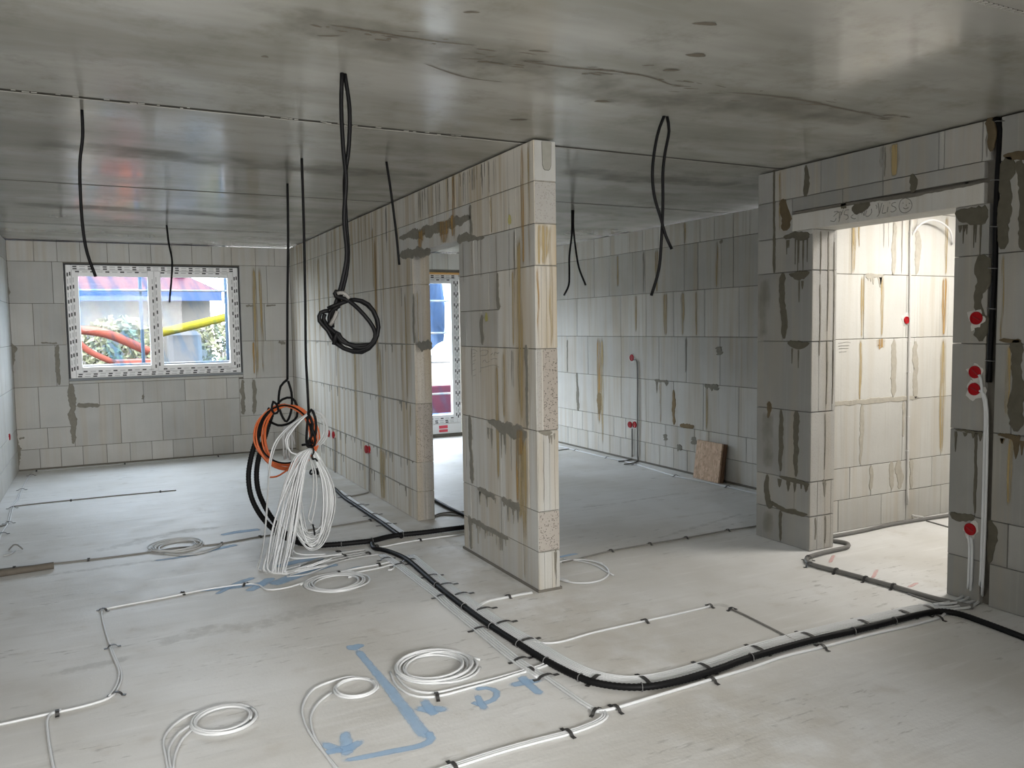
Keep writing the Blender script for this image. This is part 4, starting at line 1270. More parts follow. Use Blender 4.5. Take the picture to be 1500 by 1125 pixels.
# ------------------------------------------------------------------ outside
g = box('ground', -30, 40, 11.65, 60, -0.6, -0.45, M['earth'])
tag(g, 'pale site ground outside the windows', None, None, 'structure')
hs = thing('neighbour_house', (1.0, 21.5, -0.45), 'grey house with a red roof and blue fascia beyond the window', 'house')
box('wall', -6.0, 2.35, 20.3, 26, -0.45, 2.5, M['render'], hs)
V = [(-6.4, 19.8, 2.56), (2.55, 19.8, 2.56), (-6.0, 22.8, 3.1), (2.1, 22.8, 3.1), (-6.4, 26, 2.56), (2.55, 26, 2.56), (-6.4, 19.8, 2.5), (2.55, 19.8, 2.5), (-6.4, 26, 2.5), (2.55, 26, 2.5)]
Fc = [(0, 1, 3, 2), (2, 3, 5, 4), (0, 2, 4, 8, 6), (1, 7, 9, 5, 3), (0, 6, 7, 1), (4, 5, 9, 8), (6, 8, 9, 7)]
mesh_obj('roof', V, Fc, M['roofred'], hs)
box('fascia', -6.4, 2.55, 19.74, 19.8, 2.34, 2.54, M['gutter'], hs)
box('window', -3.8, -2.6, 20.25, 20.32, 0.6, 1.8, M['darksteel'], hs)
bevel_box('chimney', 1.75, 2.0, 22.3, 22.6, 3.0, 3.3, M['roofred'], hs, 0.01)


def bush(name, c, rx, ry, rz, label, cat, group, seed, cnt=900):
    rr = random.Random(seed)
    buf = ([], [])
    for i in range(cnt):
        th, ph = rr.uniform(0, 6.283), math.acos(rr.uniform(-0.55, 1))
        q = rr.uniform(0.75, 1.05)
        p = Vector((c[0] + rx * q * math.sin(ph) * math.cos(th), c[1] + ry * q * math.sin(ph) * math.sin(th), c[2] + rz * q * math.cos(ph)))
        s = rr.uniform(0.05, 0.11)
        a = Vector((rr.uniform(-1, 1), rr.uniform(-1, 1), rr.uniform(-1, 1))).normalized()
        b_ = a.orthogonal().normalized()
        add(buf, [tuple(p - a * s), tuple(p + b_ * s * 0.5), tuple(p + a * s), tuple(p - b_ * s * 0.5)], [(0, 1, 2, 3)])
    root = thing(name, (c[0], c[1], -0.45), label, cat, group)
    o = mesh_obj('foliage', buf[0], buf[1], M['leaf'], root, fix=False)
    o['kind'] = 'stuff'
    for k in range(5):
        th = k * 1.256
        tube('stem', [(c[0], c[1], -0.45), (c[0] + 0.2 * rx * math.cos(th), c[1] + 0.2 * ry * math.sin(th), c[2] * 0.3), (c[0] + 0.7 * rx * math.cos(th), c[1] + 0.7 * ry * math.sin(th), c[2] + rz * 0.3)], 0.03, M['wood'], root, 5, True, 0.2)
    return root


bush('garden_bush', (0.35, 19.0, 1.1), 0.8, 0.5, 0.9, 'grey green bush behind the left window pane', 'bush', None, 1)
bush('garden_bush', (2.3, 19.1, 0.95), 0.72, 0.45, 0.9, 'grey green bush behind the right window pane', 'bush', None, 2)

ex = thing('excavator', (0.2, 15.4, -0.45), 'orange excavator arm and body outside the left pane', 'digger')
tube('boom', [(-0.5, 15.4, 1.72), (0.1, 15.4, 1.62), (0.75, 15.4, 1.30)], 0.075, M['orangesteel'], ex, 4, True, 0.1)
tube('stick', [(-0.5, 15.4, 1.70), (-0.2, 15.4, 1.35), (0.2, 15.4, 1.12)], 0.05, M['orangesteel'], ex, 4, True, 0.1)
bevel_box('body', 0.15, 0.95, 15.6, 16.5, 0.35, 1.15, M['orangesteel'], ex, 0.05)
bevel_box('cab', -0.35, 0.12, 15.6, 16.3, 0.3, 1.05, M['darksteel'], ex, 0.05)
bevel_box('track', -0.4, 1.0, 15.5, 16.6, -0.45, 0.25, M['darksteel'], ex, 0.12)
hp_ = ([], [])
k = 14
V = [(-0.1, 14.2, 1.12)]
Fc = []
for ring, (q, z) in enumerate(((0.35, 0.95), (0.7, 0.4), (1.05, -0.45))):
    for i in range(k):
        th = 2 * math.pi * i / k
        V.append((-0.1 + q * 0.75 * math.cos(th) * rng.uniform(0.9, 1.1), 14.2 + q * 0.7 * math.sin(th), z + rng.uniform(-0.04, 0.04) * (ring < 2)))
for i in range(k):
    j = (i + 1) % k
    Fc.append((0, 1 + i, 1 + j))
    for ring in range(2):
        b = 1 + ring * k
        Fc.append((b + i, b + k + i, b + k + j, b + j))
o = mesh_obj('sand_heap', V, Fc, M['sand'])
tag(o, 'heap of pale sand below the left window pane', 'sand heap')

yl = thing('telescopic_loader', (1.6, 17.7, -0.45), 'loader with a yellow boom and grey cab outside the right pane', 'loader')
tube('boom', [(0.95, 17.3, 1.60), (1.7, 17.3, 1.77), (2.8, 17.3, 2.05)], 0.085, M['yellowsteel'], yl, 4, False)
bevel_box('cab', 1.22, 1.84, 17.5, 18.2, 0.48, 1.65, M['darksteel'], yl, 0.08)
bevel_box('chassis', 1.02, 2.12, 17.5, 18.2, 0.1, 0.75, M['darksteel'], yl, 0.06)
for x in (1.25, 1.9):
    for y in (17.45, 18.2):
        V, Fc = [], []
        for s in (-0.1, 0.1):
            for i in range(16):
                V.append((x + 0.3 * math.cos(i * math.pi / 8), y + s, -0.15 + 0.3 * math.sin(i * math.pi / 8)))
        Fc = [tuple(range(16)), tuple(range(31, 15, -1))] + [(i, (i + 1) % 16, 16 + (i + 1) % 16, 16 + i) for i in range(16)]
        mesh_obj('wheel', V, Fc, M['gasket'], yl)
sf = thing('scaffold', (1.0, 12.9, -0.45), 'blue scaffold poles with pale rails close outside the two-light window', 'scaffold')
for x in (-0.95, 0.545, 1.72):
    tube('pole', [(x, 12.9, -0.45), (x, 12.9, 4.5)], 0.024, M['scaf'], sf, 8, False)
for z in (1.18, 2.24):
    tube('rail', [(-0.95, 12.86, z), (1.75, 12.86, z)], 0.016, M['rail'], sf, 8, False)
sf2 = thing('scaffold', (5.0, 13.0, -0.45), 'scaffold with blue netting outside the terrace door', 'scaffold')
for x in (4.2, 5.03, 5.6):
    tube('pole', [(x, 13.0, -0.45), (x, 13.0, 5.0)], 0.028, M['rail'], sf2, 8, False)
for z in (0.5, 1.05, 1.55, 2.1):
    tube('rail', [(4.0, 12.96, z), (5.8, 12.96, z)], 0.018, M['rail'], sf2, 8, False)
V, Fc = [], []
for i in range(13):
    for j in range(13):
        V.append((4.55 + 0.08 * i, 13.5 + 0.08 * math.sin(i * 1.3 + j * 0.5), 1.05 + 0.15 * j + 0.35 * max(0, (i - 4) / 8)))
for i in range(12):
    for j in range(12):
        a = i * 13 + j
        Fc.append((a, a + 1, a + 14, a + 13))
mesh_obj('netting', V, Fc, M['tarp'], sf2, smooth=True, fix=False)
o = bevel_box('site_barrier', 5.2, 7.6, 17.4, 17.5, -0.45, 0.30, M['roofred'], None, 0.02)
tag(o, 'low red barrier board beyond the terrace door', 'barrier')
o = bevel_box('building_pallet', 5.4, 7.4, 15.6, 16.2, -0.45, -0.2, M['gutter'], None, 0.02)
tag(o, 'blue pallet on the ground beyond the terrace door', 'pallet')

# ------------------------------------------------------------------ paint and scuffs on the floor


paint_no = [0]


def paint(pts, ws, mat='blue', name='spray_mark', z=0.0008):
    paint_no[0] += 1
    decal_ribbon(name, floor, flat3(pts, z + 0.00004 * paint_no[0]), ws, UP, M[mat])


decal_blob('spray_mark', floor, [(1.0966, 3.9831)][0] + (0,), (0.05, 0, 0), (0, 0.055, 0), UP, M['blue'], 0.0007, 4)
paint([(1.0966, 3.9831), (1.0968, 3.724), (1.0982, 3.3882), (1.0919, 3.104), (1.0903, 2.8964)], (0.06, 0.06, 0.075, 0.085, 0.085))
paint([(1.1079, 3.0103), (1.1043, 2.9249), (1.052, 2.8936), (0.9755, 2.9003), (0.8564, 2.914), (0.7289, 2.9334)], (0.055, 0.06, 0.06, 0.04))
paint([(0.8196, 3.1681), (0.7991, 3.0735), (0.7686, 2.9339)], (0.05, 0.08, 0.06))
paint([(0.7005, 3.1273), (0.742, 3.0335), (0.8038, 3.0115), (0.8702, 3.059)], (0.05, 0.07, 0.08, 0.04))
paint([(0.6837, 3.0137), (0.738, 3.0183), (0.776, 3.0092)], (0.04, 0.07, 0.07))
paint([(1.1388, 3.224), (1.1877, 3.1544), (1.2825, 3.1236)], (0.07, 0.10, 0.06))
paint([(1.1977, 3.28), (1.1883, 3.14), (1.1953, 3.0947)], (0.06, 0.07, 0.06))
paint([(1.4166, 3.236), (1.4878, 3.2282), (1.5133, 3.1672), (1.4626, 3.1043), (1.3887, 3.1011), (1.3837, 3.1478)], (0.05, 0.05, 0.05, 0.05, 0.05))
paint([(1.4299, 3.2132), (1.4045, 3.107), (1.3985, 3.0246)], (0.04, 0.05, 0.06))
paint([(1.5755, 3.1957), (1.6661, 3.194), (1.7682, 3.1704)], (0.06, 0.08, 0.05))
paint([(1.6846, 3.2839), (1.6747, 3.1569), (1.676, 3.0317)], (0.07, 0.07, 0.06))
paint([(0.4533, 5.362), (0.6363, 5.3192), (0.9092, 5.3061)], (0.05, 0.10, 0.08))
paint([(0.5616, 5.2112), (0.7064, 5.3735), (0.8508, 5.4717)], (0.05, 0.08, 0.08))
paint([(0.7386, 5.17), (0.8649, 5.2992), (0.951, 5.4144)], (0.08, 0.12, 0.10))
paint([(0.896, 5.2339), (1.071, 5.3459), (1.2792, 5.4541), (1.4288, 5.4789)], (0.14, 0.18, 0.14, 0.08))
paint([(0.9894, 5.6204), (1.1916, 5.6913), (1.3788, 5.6613)], (0.10, 0.14, 0.08))
paint([(1.378, 5.2906), (1.4852, 5.3359), (1.5562, 5.3316)], (0.05, 0.06, 0.04))
paint([(0.2539, 6.231), (0.4261, 6.2303), (0.67, 6.3168), (0.8865, 6.3888)], (0.05, 0.08, 0.10, 0.10))
paint([(0.7705, 6.7382), (0.9076, 6.7824), (1.1235, 6.7843)], (0.08, 0.14, 0.10))
paint([(2.784, 4.8515), (2.9239, 4.8692), (3.0056, 4.8622)], (0.04, 0.06, 0.04))
for p in ([(4.3336, 3.8094), (4.4517, 3.8904), (4.5439, 3.9536)], [(4.3093, 3.4476), (4.4196, 3.5158), (4.5219, 3.5768)], [(4.3307, 3.2194), (4.4237, 3.2417), (4.4962, 3.2621)]):
    paint(p, (0.03, 0.035, 0.03), 'pink')
for pts, ws in (
    ([(0.1254, 4.5039), (0.4353, 4.5992), (0.7171, 4.5571), (0.9942, 4.6106), (1.3331, 4.6599)], (0.10, 0.22, 0.20, 0.22, 0.14)),
    ([(-0.327, 4.3798), (-0.124, 4.3737), (0.0904, 4.4238)], (0.06, 0.14, 0.08)),
    ([(1.4129, 5.6026), (1.6235, 5.6403), (1.854, 5.6314)], (0.06, 0.10, 0.08)),
    ([(-0.1501, 6.7064), (0.1299, 6.8283), (0.4891, 7.0273), (0.8593, 7.0186)], (0.10, 0.22, 0.2, 0.10)),
    ([(-0.5881, 6.209), (-0.3101, 6.2216), (0.1562, 6.2293), (0.6119, 6.2246)], (0.06, 0.09, 0.10, 0.06)),
    ([(3.7134, 6.1166), (4.1375, 6.091), (4.9773, 6.1535)], (0.04, 0.06, 0.05)),
    ([(3.7069, 4.9074), (4.1302, 5.0212), (4.8803, 5.2086)], (0.05, 0.08, 0.05)),
    ([(2.3338, 6.2596), (2.3396, 5.8222), (2.3148, 5.241), (2.3068, 4.478)], (0.15, 0.12, 0.10, 0.06)),
    ([(3.0818, 3.5633), (3.1486, 3.552), (3.1598, 3.4672)], (0.05, 0.08, 0.05)),
):
    paint(pts, ws, 'scuff', 'floor_scuff', 0.0005)

# ------------------------------------------------------------------ cables


def strap(parent, path, at, half=0.06, h=0.02, w=0.016, mat='strap', skew=0.0):
    """perforated band nailed over a cable, its two feet flat on the floor"""
    P = [Vector((p[0], p[1])) for p in path]
    A = Vector(at)
    best = (1e9, Vector((1, 0)), P[0])
    for a, b in zip(P[:-1], P[1:]):
        d = b - a
        t = max(0, min(1, (A - a).dot(d) / max(1e-9, d.dot(d))))
        q = a + d * t
        if (A - q).length < best[0]:
            best = ((A - q).length, d.normalized(), q)
    t = best[1]
    if skew:
        t = Vector((t.x * math.cos(skew) - t.y * math.sin(skew), t.x * math.sin(skew) + t.y * math.cos(skew)))
    s = Vector((t.y, -t.x))
    prof = [(-half, 0.0015), (-half * 0.62, 0.0015), (-half * 0.45, h * 0.7), (-half * 0.2, h), (half * 0.2, h), (half * 0.45, h * 0.7), (half * 0.62, 0.0015), (half, 0.0015)]
    V, Fc = [], []
    for (x, z) in prof:
        for e in (-w / 2, w / 2):
            for dz in (0.0, 0.0025):
                p = A + s * x + t * e
                V.append((p.x, p.y, z + dz))
    for i in range(len(prof) - 1):
        a, b = i * 4, (i + 1) * 4
        Fc += [(a, a + 2, b + 2, b), (a + 1, b + 1, b + 3, a + 3), (a, b, b + 1, a + 1), (a + 2, a + 3, b + 3, b + 2)]
    e = (len(prof) - 1) * 4
    Fc += [(0, 1, 3, 2), (e, e + 2, e + 3, e + 1)]
    return mesh_obj('strap', V, Fc, M[mat], parent)


def duct_tie(parent, p, t, r):
    t = Vector((t[0], t[1], 0)).normalized()
    s = Vector((t.y, -t.x, 0))
    ring = [Vector(p) + (s * math.cos(a) + Vector((0, 0, 1)) * math.sin(a)) * r for a in [i * math.pi / 8 for i in range(-3, 12)]]
    return tube('cable_tie', ring, 0.0025, M['tie'], parent, 4, False)


RC = 0.0057     # radius of the ordinary installation cable


def run(name, label, cat, paths, r, mat, straps=(), group=None, sh=0.055, z=None, hh=None):
    """a laid cable run: each cable is a part, and so is each strap that holds it"""
    x, y = paths[0][0][0], paths[0][0][1]
    root = thing(name, (x, y, 0), label, cat, group)
    for p in paths:
        pts = [(q[0], q[1], q[2] if len(q) > 2 else (z if z is not None else r)) for q in p]
        tube('cable', pts, r, M[mat], root, 7)
    for s in straps:
        strap(root, paths[0], s, sh, hh or (2 * r + 0.004))
    return root


# main black duct across the floor and the flat ribbon of pale cables beside it
DUCT = [(1.761, 5.8363), (1.7346, 5.7005), (1.7794, 5.6119), (1.8234, 5.4645), (1.8459, 5.2392), (1.8197, 4.6619), (1.8116, 4.2145), (1.8174, 3.8593), (1.8346, 3.5718), (1.8539, 3.3221), (1.8988, 3.0818), (1.9655, 2.9568), (2.0875, 2.8661), (2.2553, 2.8364), (2.5045, 2.8472), (2.7423, 2.8746), (3.1196, 2.8858), (3.4475, 2.8694), (3.7572, 2.8631), (3.9749, 2.8586), (4.1036, 2.8348), (4.152, 2.759), (4.1479, 2.621), (4.1196, 2.3888), (4.0669, 2.1033)]
_a, _b = Vector(DUCT[-2]), Vector(DUCT[-1])
DUCT = DUCT + [tuple(_b + (_b - _a).normalized() * 0.8), tuple(_b + (_b - _a).normalized() * 2.2)]
RD = 0.0175
dk = thing('cable_duct', (DUCT[0][0], DUCT[0][1], 0), 'thick black cable duct curving across the floor to the right wall', 'cable duct')
corrugated('duct', flat3(DUCT, RD), RD, M['duct'], dk)
for i in (5, 6, 7, 8, 9, 10, 12, 15, 17, 18):
    a, b = Vector(DUCT[i - 1]), Vector(DUCT[i + 1])
    duct_tie(dk, (DUCT[i][0], DUCT[i][1], RD), (b - a), RD + 0.002)

RIB = [(1.9092, 5.415), (1.8876, 4.9301), (1.8755, 4.5397), (1.8809, 4.1755), (1.8865, 3.8319), (1.9126, 3.569), (1.932, 3.3246), (1.9694, 3.1348), (2.0401, 3.012), (2.1455, 2.9455), (2.3234, 2.922), (2.5825, 2.936), (2.8244, 2.9612), (3.2172, 2.9767), (3.567, 2.9698), (3.8822, 2.9595), (4.0901, 2.9426), (4.2365, 2.8985)]
rb = thing('cable_ribbon', (RIB[0][0], RIB[0][1], 0), 'flat band of seven pale cables strapped down beside the black duct', 'cables')
for k in range(7):
    d = (k - 3) * 0.0128
    pts = offset2(RIB, d)
    tube('cable', [(p[0], p[1], RC + max(0.0, 0.002 * math.sin(i * 1.7 + k))) for i, p in enumerate(pts)], 0.0054, M['white'], rb, 7)
for q in [(1.8684, 5.3018), (1.8714, 4.8887), (1.884, 4.6717), (1.898, 4.4536), (1.9072, 4.1476), (1.9115, 3.8988), (1.905, 3.6146), (1.9671, 3.0606), (2.1549, 2.9321), (2.4896, 2.9161), (2.8601, 2.9511), (3.2152, 2.9565), (3.6178, 2.9413), (3.9344, 2.9301), (4.1199, 2.913)]:
    strap(rb, RIB, q, 0.085, 0.0145, 0.02)

LEFT = [(1.7428, 5.531), (1.756, 5.3857), (1.7622, 5.2134), (1.7619, 4.9014), (1.7664, 4.5282), (1.7555, 4.2855), (1.7503, 3.9082), (1.7435, 3.4479), (1.7595, 3.2002)]
lf = thing('cable_ribbon', (LEFT[0][0], LEFT[0][1], 0), 'narrow band of four pale cables left of the black duct', 'cables')
for k in range(4):
    d = (k - 1.5) * 0.0155
    p = offset2(LEFT, d)
    if k < 2:
        p = p + offset2([(1.7693, 2.9879), (1.7744, 2.8818), (1.784, 2.7991)], d)
    tube('cable', flat3(p, 0.0064), 0.0064, M['white'], lf, 7)
for q in [(1.736, 5.4165), (1.7675, 5.2287), (1.7815, 4.4766), (1.7582, 3.8811), (1.7654, 3.4171), (1.779, 3.1895)]:
    strap(lf, LEFT, q, 0.07, 0.0155, 0.018)
trip = [(1.7939, 2.8145), (1.8169, 2.781), (1.8096, 2.7441), (1.7639, 2.7159), (1.6951, 2.7017), (1.5936, 2.6943), (1.4405, 2.6993), (1.2913, 2.6995), (1.1014, 2.6877), (0.9214, 2.6724)]
root = run('cable_run', 'three pale cables running to the lower edge of the picture', 'cables', [offset2(trip, d) for d in (-0.0115, 0, 0.0115)], RC, 'white',
           [(1.6012, 2.6964), (1.0991, 2.6889), (1.7942, 2.7935)], sh=0.048)
single = [(1.7909, 2.7884), (1.8786, 2.7749), (2.1002, 2.7831), (2.4182, 2.7948), (2.6755, 2.8043), (2.9158, 2.8246), (3.1572, 2.815), (3.4949, 2.8108), (3.7771, 2.795), (4.0239, 2.7952), (4.1394, 2.827), (4.2489, 2.853), (4.423, 2.8586), (4.6087, 2.9171)]
run('cable_run', 'single white cable following the outer side of the black duct', 'cable', [single], 0.0075, 'white',
    [(1.8837, 2.7722), (2.4237, 2.7918), (3.1572, 2.815), (4.0239, 2.7952)], sh=0.05)
thin1 = [(1.9093, 3.6227), (1.9476, 3.5598), (2.0444, 3.5161), (2.2687, 3.5397), (2.6061, 3.5442), (2.8664, 3.5437), (3.081, 3.5507)]
run('cable_run', 'thin pale cable branching off towards the patch on the bare floor', 'cable', [thin1], RC, 'white', [(2.6061, 3.5442), (3.0741, 3.5545)], sh=0.035)
thin2 = [(3.1463, 3.4749), (3.1436, 3.3506), (3.126, 3.1262), (3.1047, 2.9348)]
run('cable_run', 'thin dull cable from the floor patch back to the duct', 'cable', [thin2], RC, 'shade', [(3.1444, 3.4503)], sh=0.035)
pc = [(1.874, 4.1794), (1.9202, 4.2324), (1.9928, 4.2729), (2.1325, 4.2778), (2.2278, 4.2812), (2.2907, 4.2746)]
run('cable_run', 'short pair of pale cables to the foot of the partition end', 'cable', [pc, offset2(pc, 0.011)], RC, 'white', [(2.1325, 4.2778)], sh=0.035)

# black ducts further back
D2 = [(2.0584, 8.0746), (2.0245, 7.5637), (2.0262, 7.2191), (2.0263, 6.6931), (2.0277, 6.4125), (2.022, 6.1304), (2.0211, 5.9129)]
d2 = thing('cable_duct', (D2[0][0], D2[0][1], 0), 'black duct beside the partition with a strip of pale cables', 'cable duct')
corrugated('duct', flat3(D2, RD), RD, M['duct'], d2)
P2 = offset2([(2.0826, 7.9802), (2.076, 7.3922), (2.0728, 6.8434), (2.088, 6.5991), (2.0873, 6.324), (2.0886, 5.9447)], 0.0)
for k in range(4):
    tube('cable', flat3(offset2(P2, (k - 1.5) * -0.0115), RC), RC, M['white'], d2, 7)
for q in [(2.0763, 7.6781), (2.073, 7.2243), (2.0623, 6.7895), (2.0576, 6.395), (2.1123, 5.9791)]:
    strap(d2, P2, q, 0.09, 0.014)
D3 = [(1.402, 5.9572), (1.5469, 5.9167), (1.6479, 5.902), (1.7786, 5.893), (1.9308, 5.942), (2.0442, 5.9468), (2.2066, 5.9241), (2.3799, 5.921), (2.5574, 5.9179), (2.6907, 5.9432)]
d3 = thing('cable_duct', (D3[0][0], D3[0][1], 0), 'black duct running from the hanging coils through the door opening', 'cable duct')
corrugated('duct', flat3(D3, RD + 0.004), RD + 0.004, M['duct'], d3)
for i in (1, 3, 5):
    a, b = Vector(D3[i - 1]), Vector(D3[i + 1])
    duct_tie(d3, (D3[i][0], D3[i][1], RD + 0.004), b - a, RD + 0.006)
D4 = [(2.7468, 7.3116), (2.7363, 6.9627), (2.7267, 6.6092), (2.7333, 6.2466), (2.7342, 5.9704)]
d4 = thing('cable_duct', (D4[0][0], D4[0][1], 0), 'black duct on the floor of the room behind the door opening', 'cable duct')
corrugated('duct', flat3(D4, RD), RD, M['duct'], d4)
for q in ([(2.5019, 6.4701), (2.6332, 6.5415), (2.8635, 6.4659)], [(2.4834, 6.4229), (2.6036, 6.4689), (2.7893, 6.3001)]):
    tube('cable', flat3(q, RC), RC, M['shade'], d4, 6)
ln = [(1.7873, 5.734), (1.9543, 5.7685), (2.1249, 5.7826), (2.3239, 5.7836), (2.506, 5.7735)]
run('cable_run', 'thin cable laid just in front of the black duct to the opening', 'cable', [ln], RC, 'white', [(2.1249, 5.7826), (1.781, 5.7809)], sh=0.035)
c4p = [(1.3658, 5.2801), (1.4764, 5.3051), (1.6486, 5.3153), (1.74, 5.3376), (1.7752, 5.2798), (1.7669, 5.1564)]
run('cable_run', 'pair of pale cables leading from the middle coil to the main duct', 'cable', [c4p, offset2([(1.3778, 5.2045), (1.4993, 5.2212), (1.6281, 5.236), (1.7056, 5.2642), (1.7386, 5.2452), (1.6957, 5.1616), (1.6623, 5.163)], 0)], RC, 'white',
    [(1.6486, 5.3153), (1.3537, 5.2697)], sh=0.035)
fan = [[(1.0573, 5.3877), (1.1822, 5.438), (1.3029, 5.5512), (1.4861, 5.5995), (1.6452, 5.6278)], [(1.0871, 5.4222), (1.2247, 5.5219), (1.3702, 5.6272), (1.4915, 5.6559), (1.6829, 5.6676)], [(1.028, 5.3536), (1.1611, 5.3454), (1.3286, 5.4623), (1.4807, 5.5441), (1.6513, 5.5638), (1.7515, 5.526), (1.7741, 5.3945)], [(1.1623, 5.5577), (1.2767, 5.6423), (1.3876, 5.6959), (1.4975, 5.7336), (1.6771, 5.7338)]]
run('cable_run', 'four pale cables fanning out on the floor under the hanging bundle', 'cables', fan, RC, 'greycable', [(1.4891, 5.759), (1.4955, 5.6337), (1.667, 5.6152)], sh=0.05)

# left side of the floor
L1 = [(-0.5465, 3.9157), (-0.4481, 3.8946), (-0.3, 3.9012), (-0.1453, 3.908), (-0.038, 3.9452), (0.0024, 4.0477), (0.0171, 4.2067), (-0.0115, 4.4805), (-0.0406, 4.7543), (-0.0628, 5.0795), (-0.0625, 5.2187), (-0.0262, 5.264), (0.2747, 5.3012), (0.516, 5.3416), (0.7549, 5.33), (0.8302, 5.2713), (0.8668, 5.1424), (0.9814, 5.1231), (1.1244, 5.1835)]
L1b = [(-0.032, 4.6121), (-0.0179, 4.4646), (0.0059, 4.2392), (-0.0056, 4.0764), (-0.0379, 3.9603)]
run('cable_run', 'pale cable stepping across the left floor from the middle coil', 'cable', [L1, L1b], RC, 'white',
    [(-0.0588, 5.2427), (-0.0163, 4.5931), (-0.0074, 3.9665), (-0.2385, 3.8953), (0.3873, 5.3395), (0.7627, 5.3255)], sh=0.04)
L2 = [(-0.2239, 3.9154), (-0.2592, 3.8997), (-0.2736, 3.8323), (-0.2597, 3.6518), (-0.2355, 3.4365), (-0.2127, 3.2679)]
run('cable_run', 'pale cable branching down to the lower left edge', 'cable', [L2], 0.0065, 'white')
L3 = [(-0.815, 6.5282), (-0.6135, 6.5213), (-0.3841, 6.5017), (-0.1476, 6.4816), (0.0742, 6.4736), (0.248, 6.4763), (0.4237, 6.5024), (0.5898, 6.4718), (0.7612, 6.4616), (1.0569, 6.5226), (1.3759, 6.5336), (1.6143, 6.5488), (1.9811, 6.6054), (2.0599, 6.5872)]
run('cable_run', 'long dull cable crossing the left floor behind the flat coil', 'cable', [L3], RC, 'shade', [(-0.6093, 6.5188), (-0.1476, 6.4816), (0.7612, 6.4616), (1.0569, 6.5226), (1.9811, 6.6054)], sh=0.03)
L4 = [(-0.8171, 8.8812), (-0.5835, 8.9135), (-0.2344, 8.9192), (0.1296, 8.9252), (0.6244, 8.9024)]
run('cable_run', 'dull cable ending in the middle of the far left floor', 'cable', [L4], 0.006, 'shade', [(-0.3285, 8.903), (0.4761, 8.9117)], sh=0.035)
L5 = [(-0.7831, 10.8547), (-0.8047, 10.4738), (-0.8083, 9.9794), (-0.802, 9.5645), (-0.7932, 9.2179), (-0.8084, 8.9098), (-0.7972, 8.5762), (-0.7816, 8.2059), (-0.7903, 7.9602), (-0.796, 7.7028), (-0.787, 7.3609)]
run('cable_run', 'white cables along the far left floor beside the wall', 'cable', [L5, offset2(L5[3:8], 0.014)], RC, 'white', [(-0.7833, 10.7535), (-0.8083, 9.8107), (-0.8113, 8.8108), (-0.7793, 8.1191), (-0.7859, 7.6969)], sh=0.05)
L6 = [(-0.782, 8.0927), (-0.8111, 8.0268), (-0.8783, 7.9582)]
run('cable_run', 'dark double cable turning off to the left wall', 'cable', [L6, offset2(L6, 0.02)], 0.007, 'shade')
L7 = [(-0.80, 11.06), (0.0, 11.06), (0.9, 11.05), (1.9, 11.06)]
run('cable_run', 'dusty cable laid along the foot of the window wall', 'cable', [L7], RC, 'greycable', [(-0.75, 11.06), (0.2, 11.06), (1.3, 11.05)], sh=0.04)

# kitchen-side floor
K1 = [(5.5489, 9.8648), (5.5135, 9.4237), (5.5108, 8.9939), (5.5205, 8.2702), (5.5528, 7.9516), (5.5141, 7.4243), (5.4601, 6.865), (5.5181, 6.3851), (5.5274, 6.1317), (5.5455, 5.736), (5.5411, 5.3853)]
run('cable_run', 'white cable run along the foot of the right-hand room wall', 'cable', [K1, offset2(K1, 0.014)], 0.0065, 'white', [(5.5108, 8.9939), (5.5205, 8.2702), (5.5161, 7.6916), (5.4601, 6.865), (5.5274, 6.1317)], sh=0.045)
K2 = [(2.7753, 4.7235), (2.9081, 4.7415), (3.2257, 4.7961), (3.5449, 4.8009), (3.9203, 4.8061), (4.3464, 4.8196), (4.6568, 4.8144), (5.0802, 4.8603)]
run('cable_run', 'dull cable from the coil behind the partition end to the pier', 'cable', [K2], RC, 'shade', [(3.2257, 4.7961), (3.578, 4.8035), (3.9203, 4.8061), (4.3464, 4.8196)], sh=0.03)
K3 = [(5.1201, 9.1055), (5.3292, 9.1098), (5.4964, 9.1436)]
run('cable_run', 'short dark cable stub on the floor at the terrace side', 'cable', [K3], 0.006, 'shade')


def coil_path(c, rx, ry, turns, r, seed, inner=0.62, start=0.0, rot=0.0, layer=1.0):
    rr = random.Random(seed)
    k = int(turns * 14)
    keys = [rr.uniform(inner, 1.0) for _ in range(int(turns * 2) + 4)]
    kx = [rr.uniform(-0.06, 0.06) for _ in range(int(turns * 2) + 4)]
    lz = [rr.uniform(0, 1) for _ in range(int(turns * 2) + 4)]
    out = []

    def lerp(a, s):
        i = int(s)
        t = s - i
        t = t * t * (3 - 2 * t)
        return a[i] * (1 - t) + a[i + 1] * t
    for i in range(k + 1):
        s = i / 14.0
        th = start + 2 * math.pi * s
        q = lerp(keys, s * 2)
        x = rx * (q * math.cos(th) + lerp(kx, s * 2))
        y = ry * (q * math.sin(th) - lerp(kx, s * 2 + 1))
        z = r + layer * r * 2.0 * (lerp(lz, s * 2) * min(1.6, 0.35 * s))
        out.append((c[0] + x * math.cos(rot) - y * math.sin(rot), c[1] + x * math.sin(rot) + y * math.cos(rot), z))
    return out


def floor_coil(label, c, rx, ry, turns, r, mat, seed, tails=(), straps=(), inner=0.62, start=0.0, rot=-0.47):
    root = thing('cable_coil', (c[0], c[1], 0), label, 'cable coil', 'coils of pale cable on the floor')
    tube('coil', coil_path(c, rx, ry, turns, r, seed, inner, start, rot), r, M[mat], root, 7)
    for t in tails:
        tube('tail', [(p[0], p[1], p[2] if len(p) > 2 else r) for p in t], r, M[mat], root, 7)
    for s in straps:
        strap(root, tails[0], s, 0.05, 2 * r + 0.004)
    return root


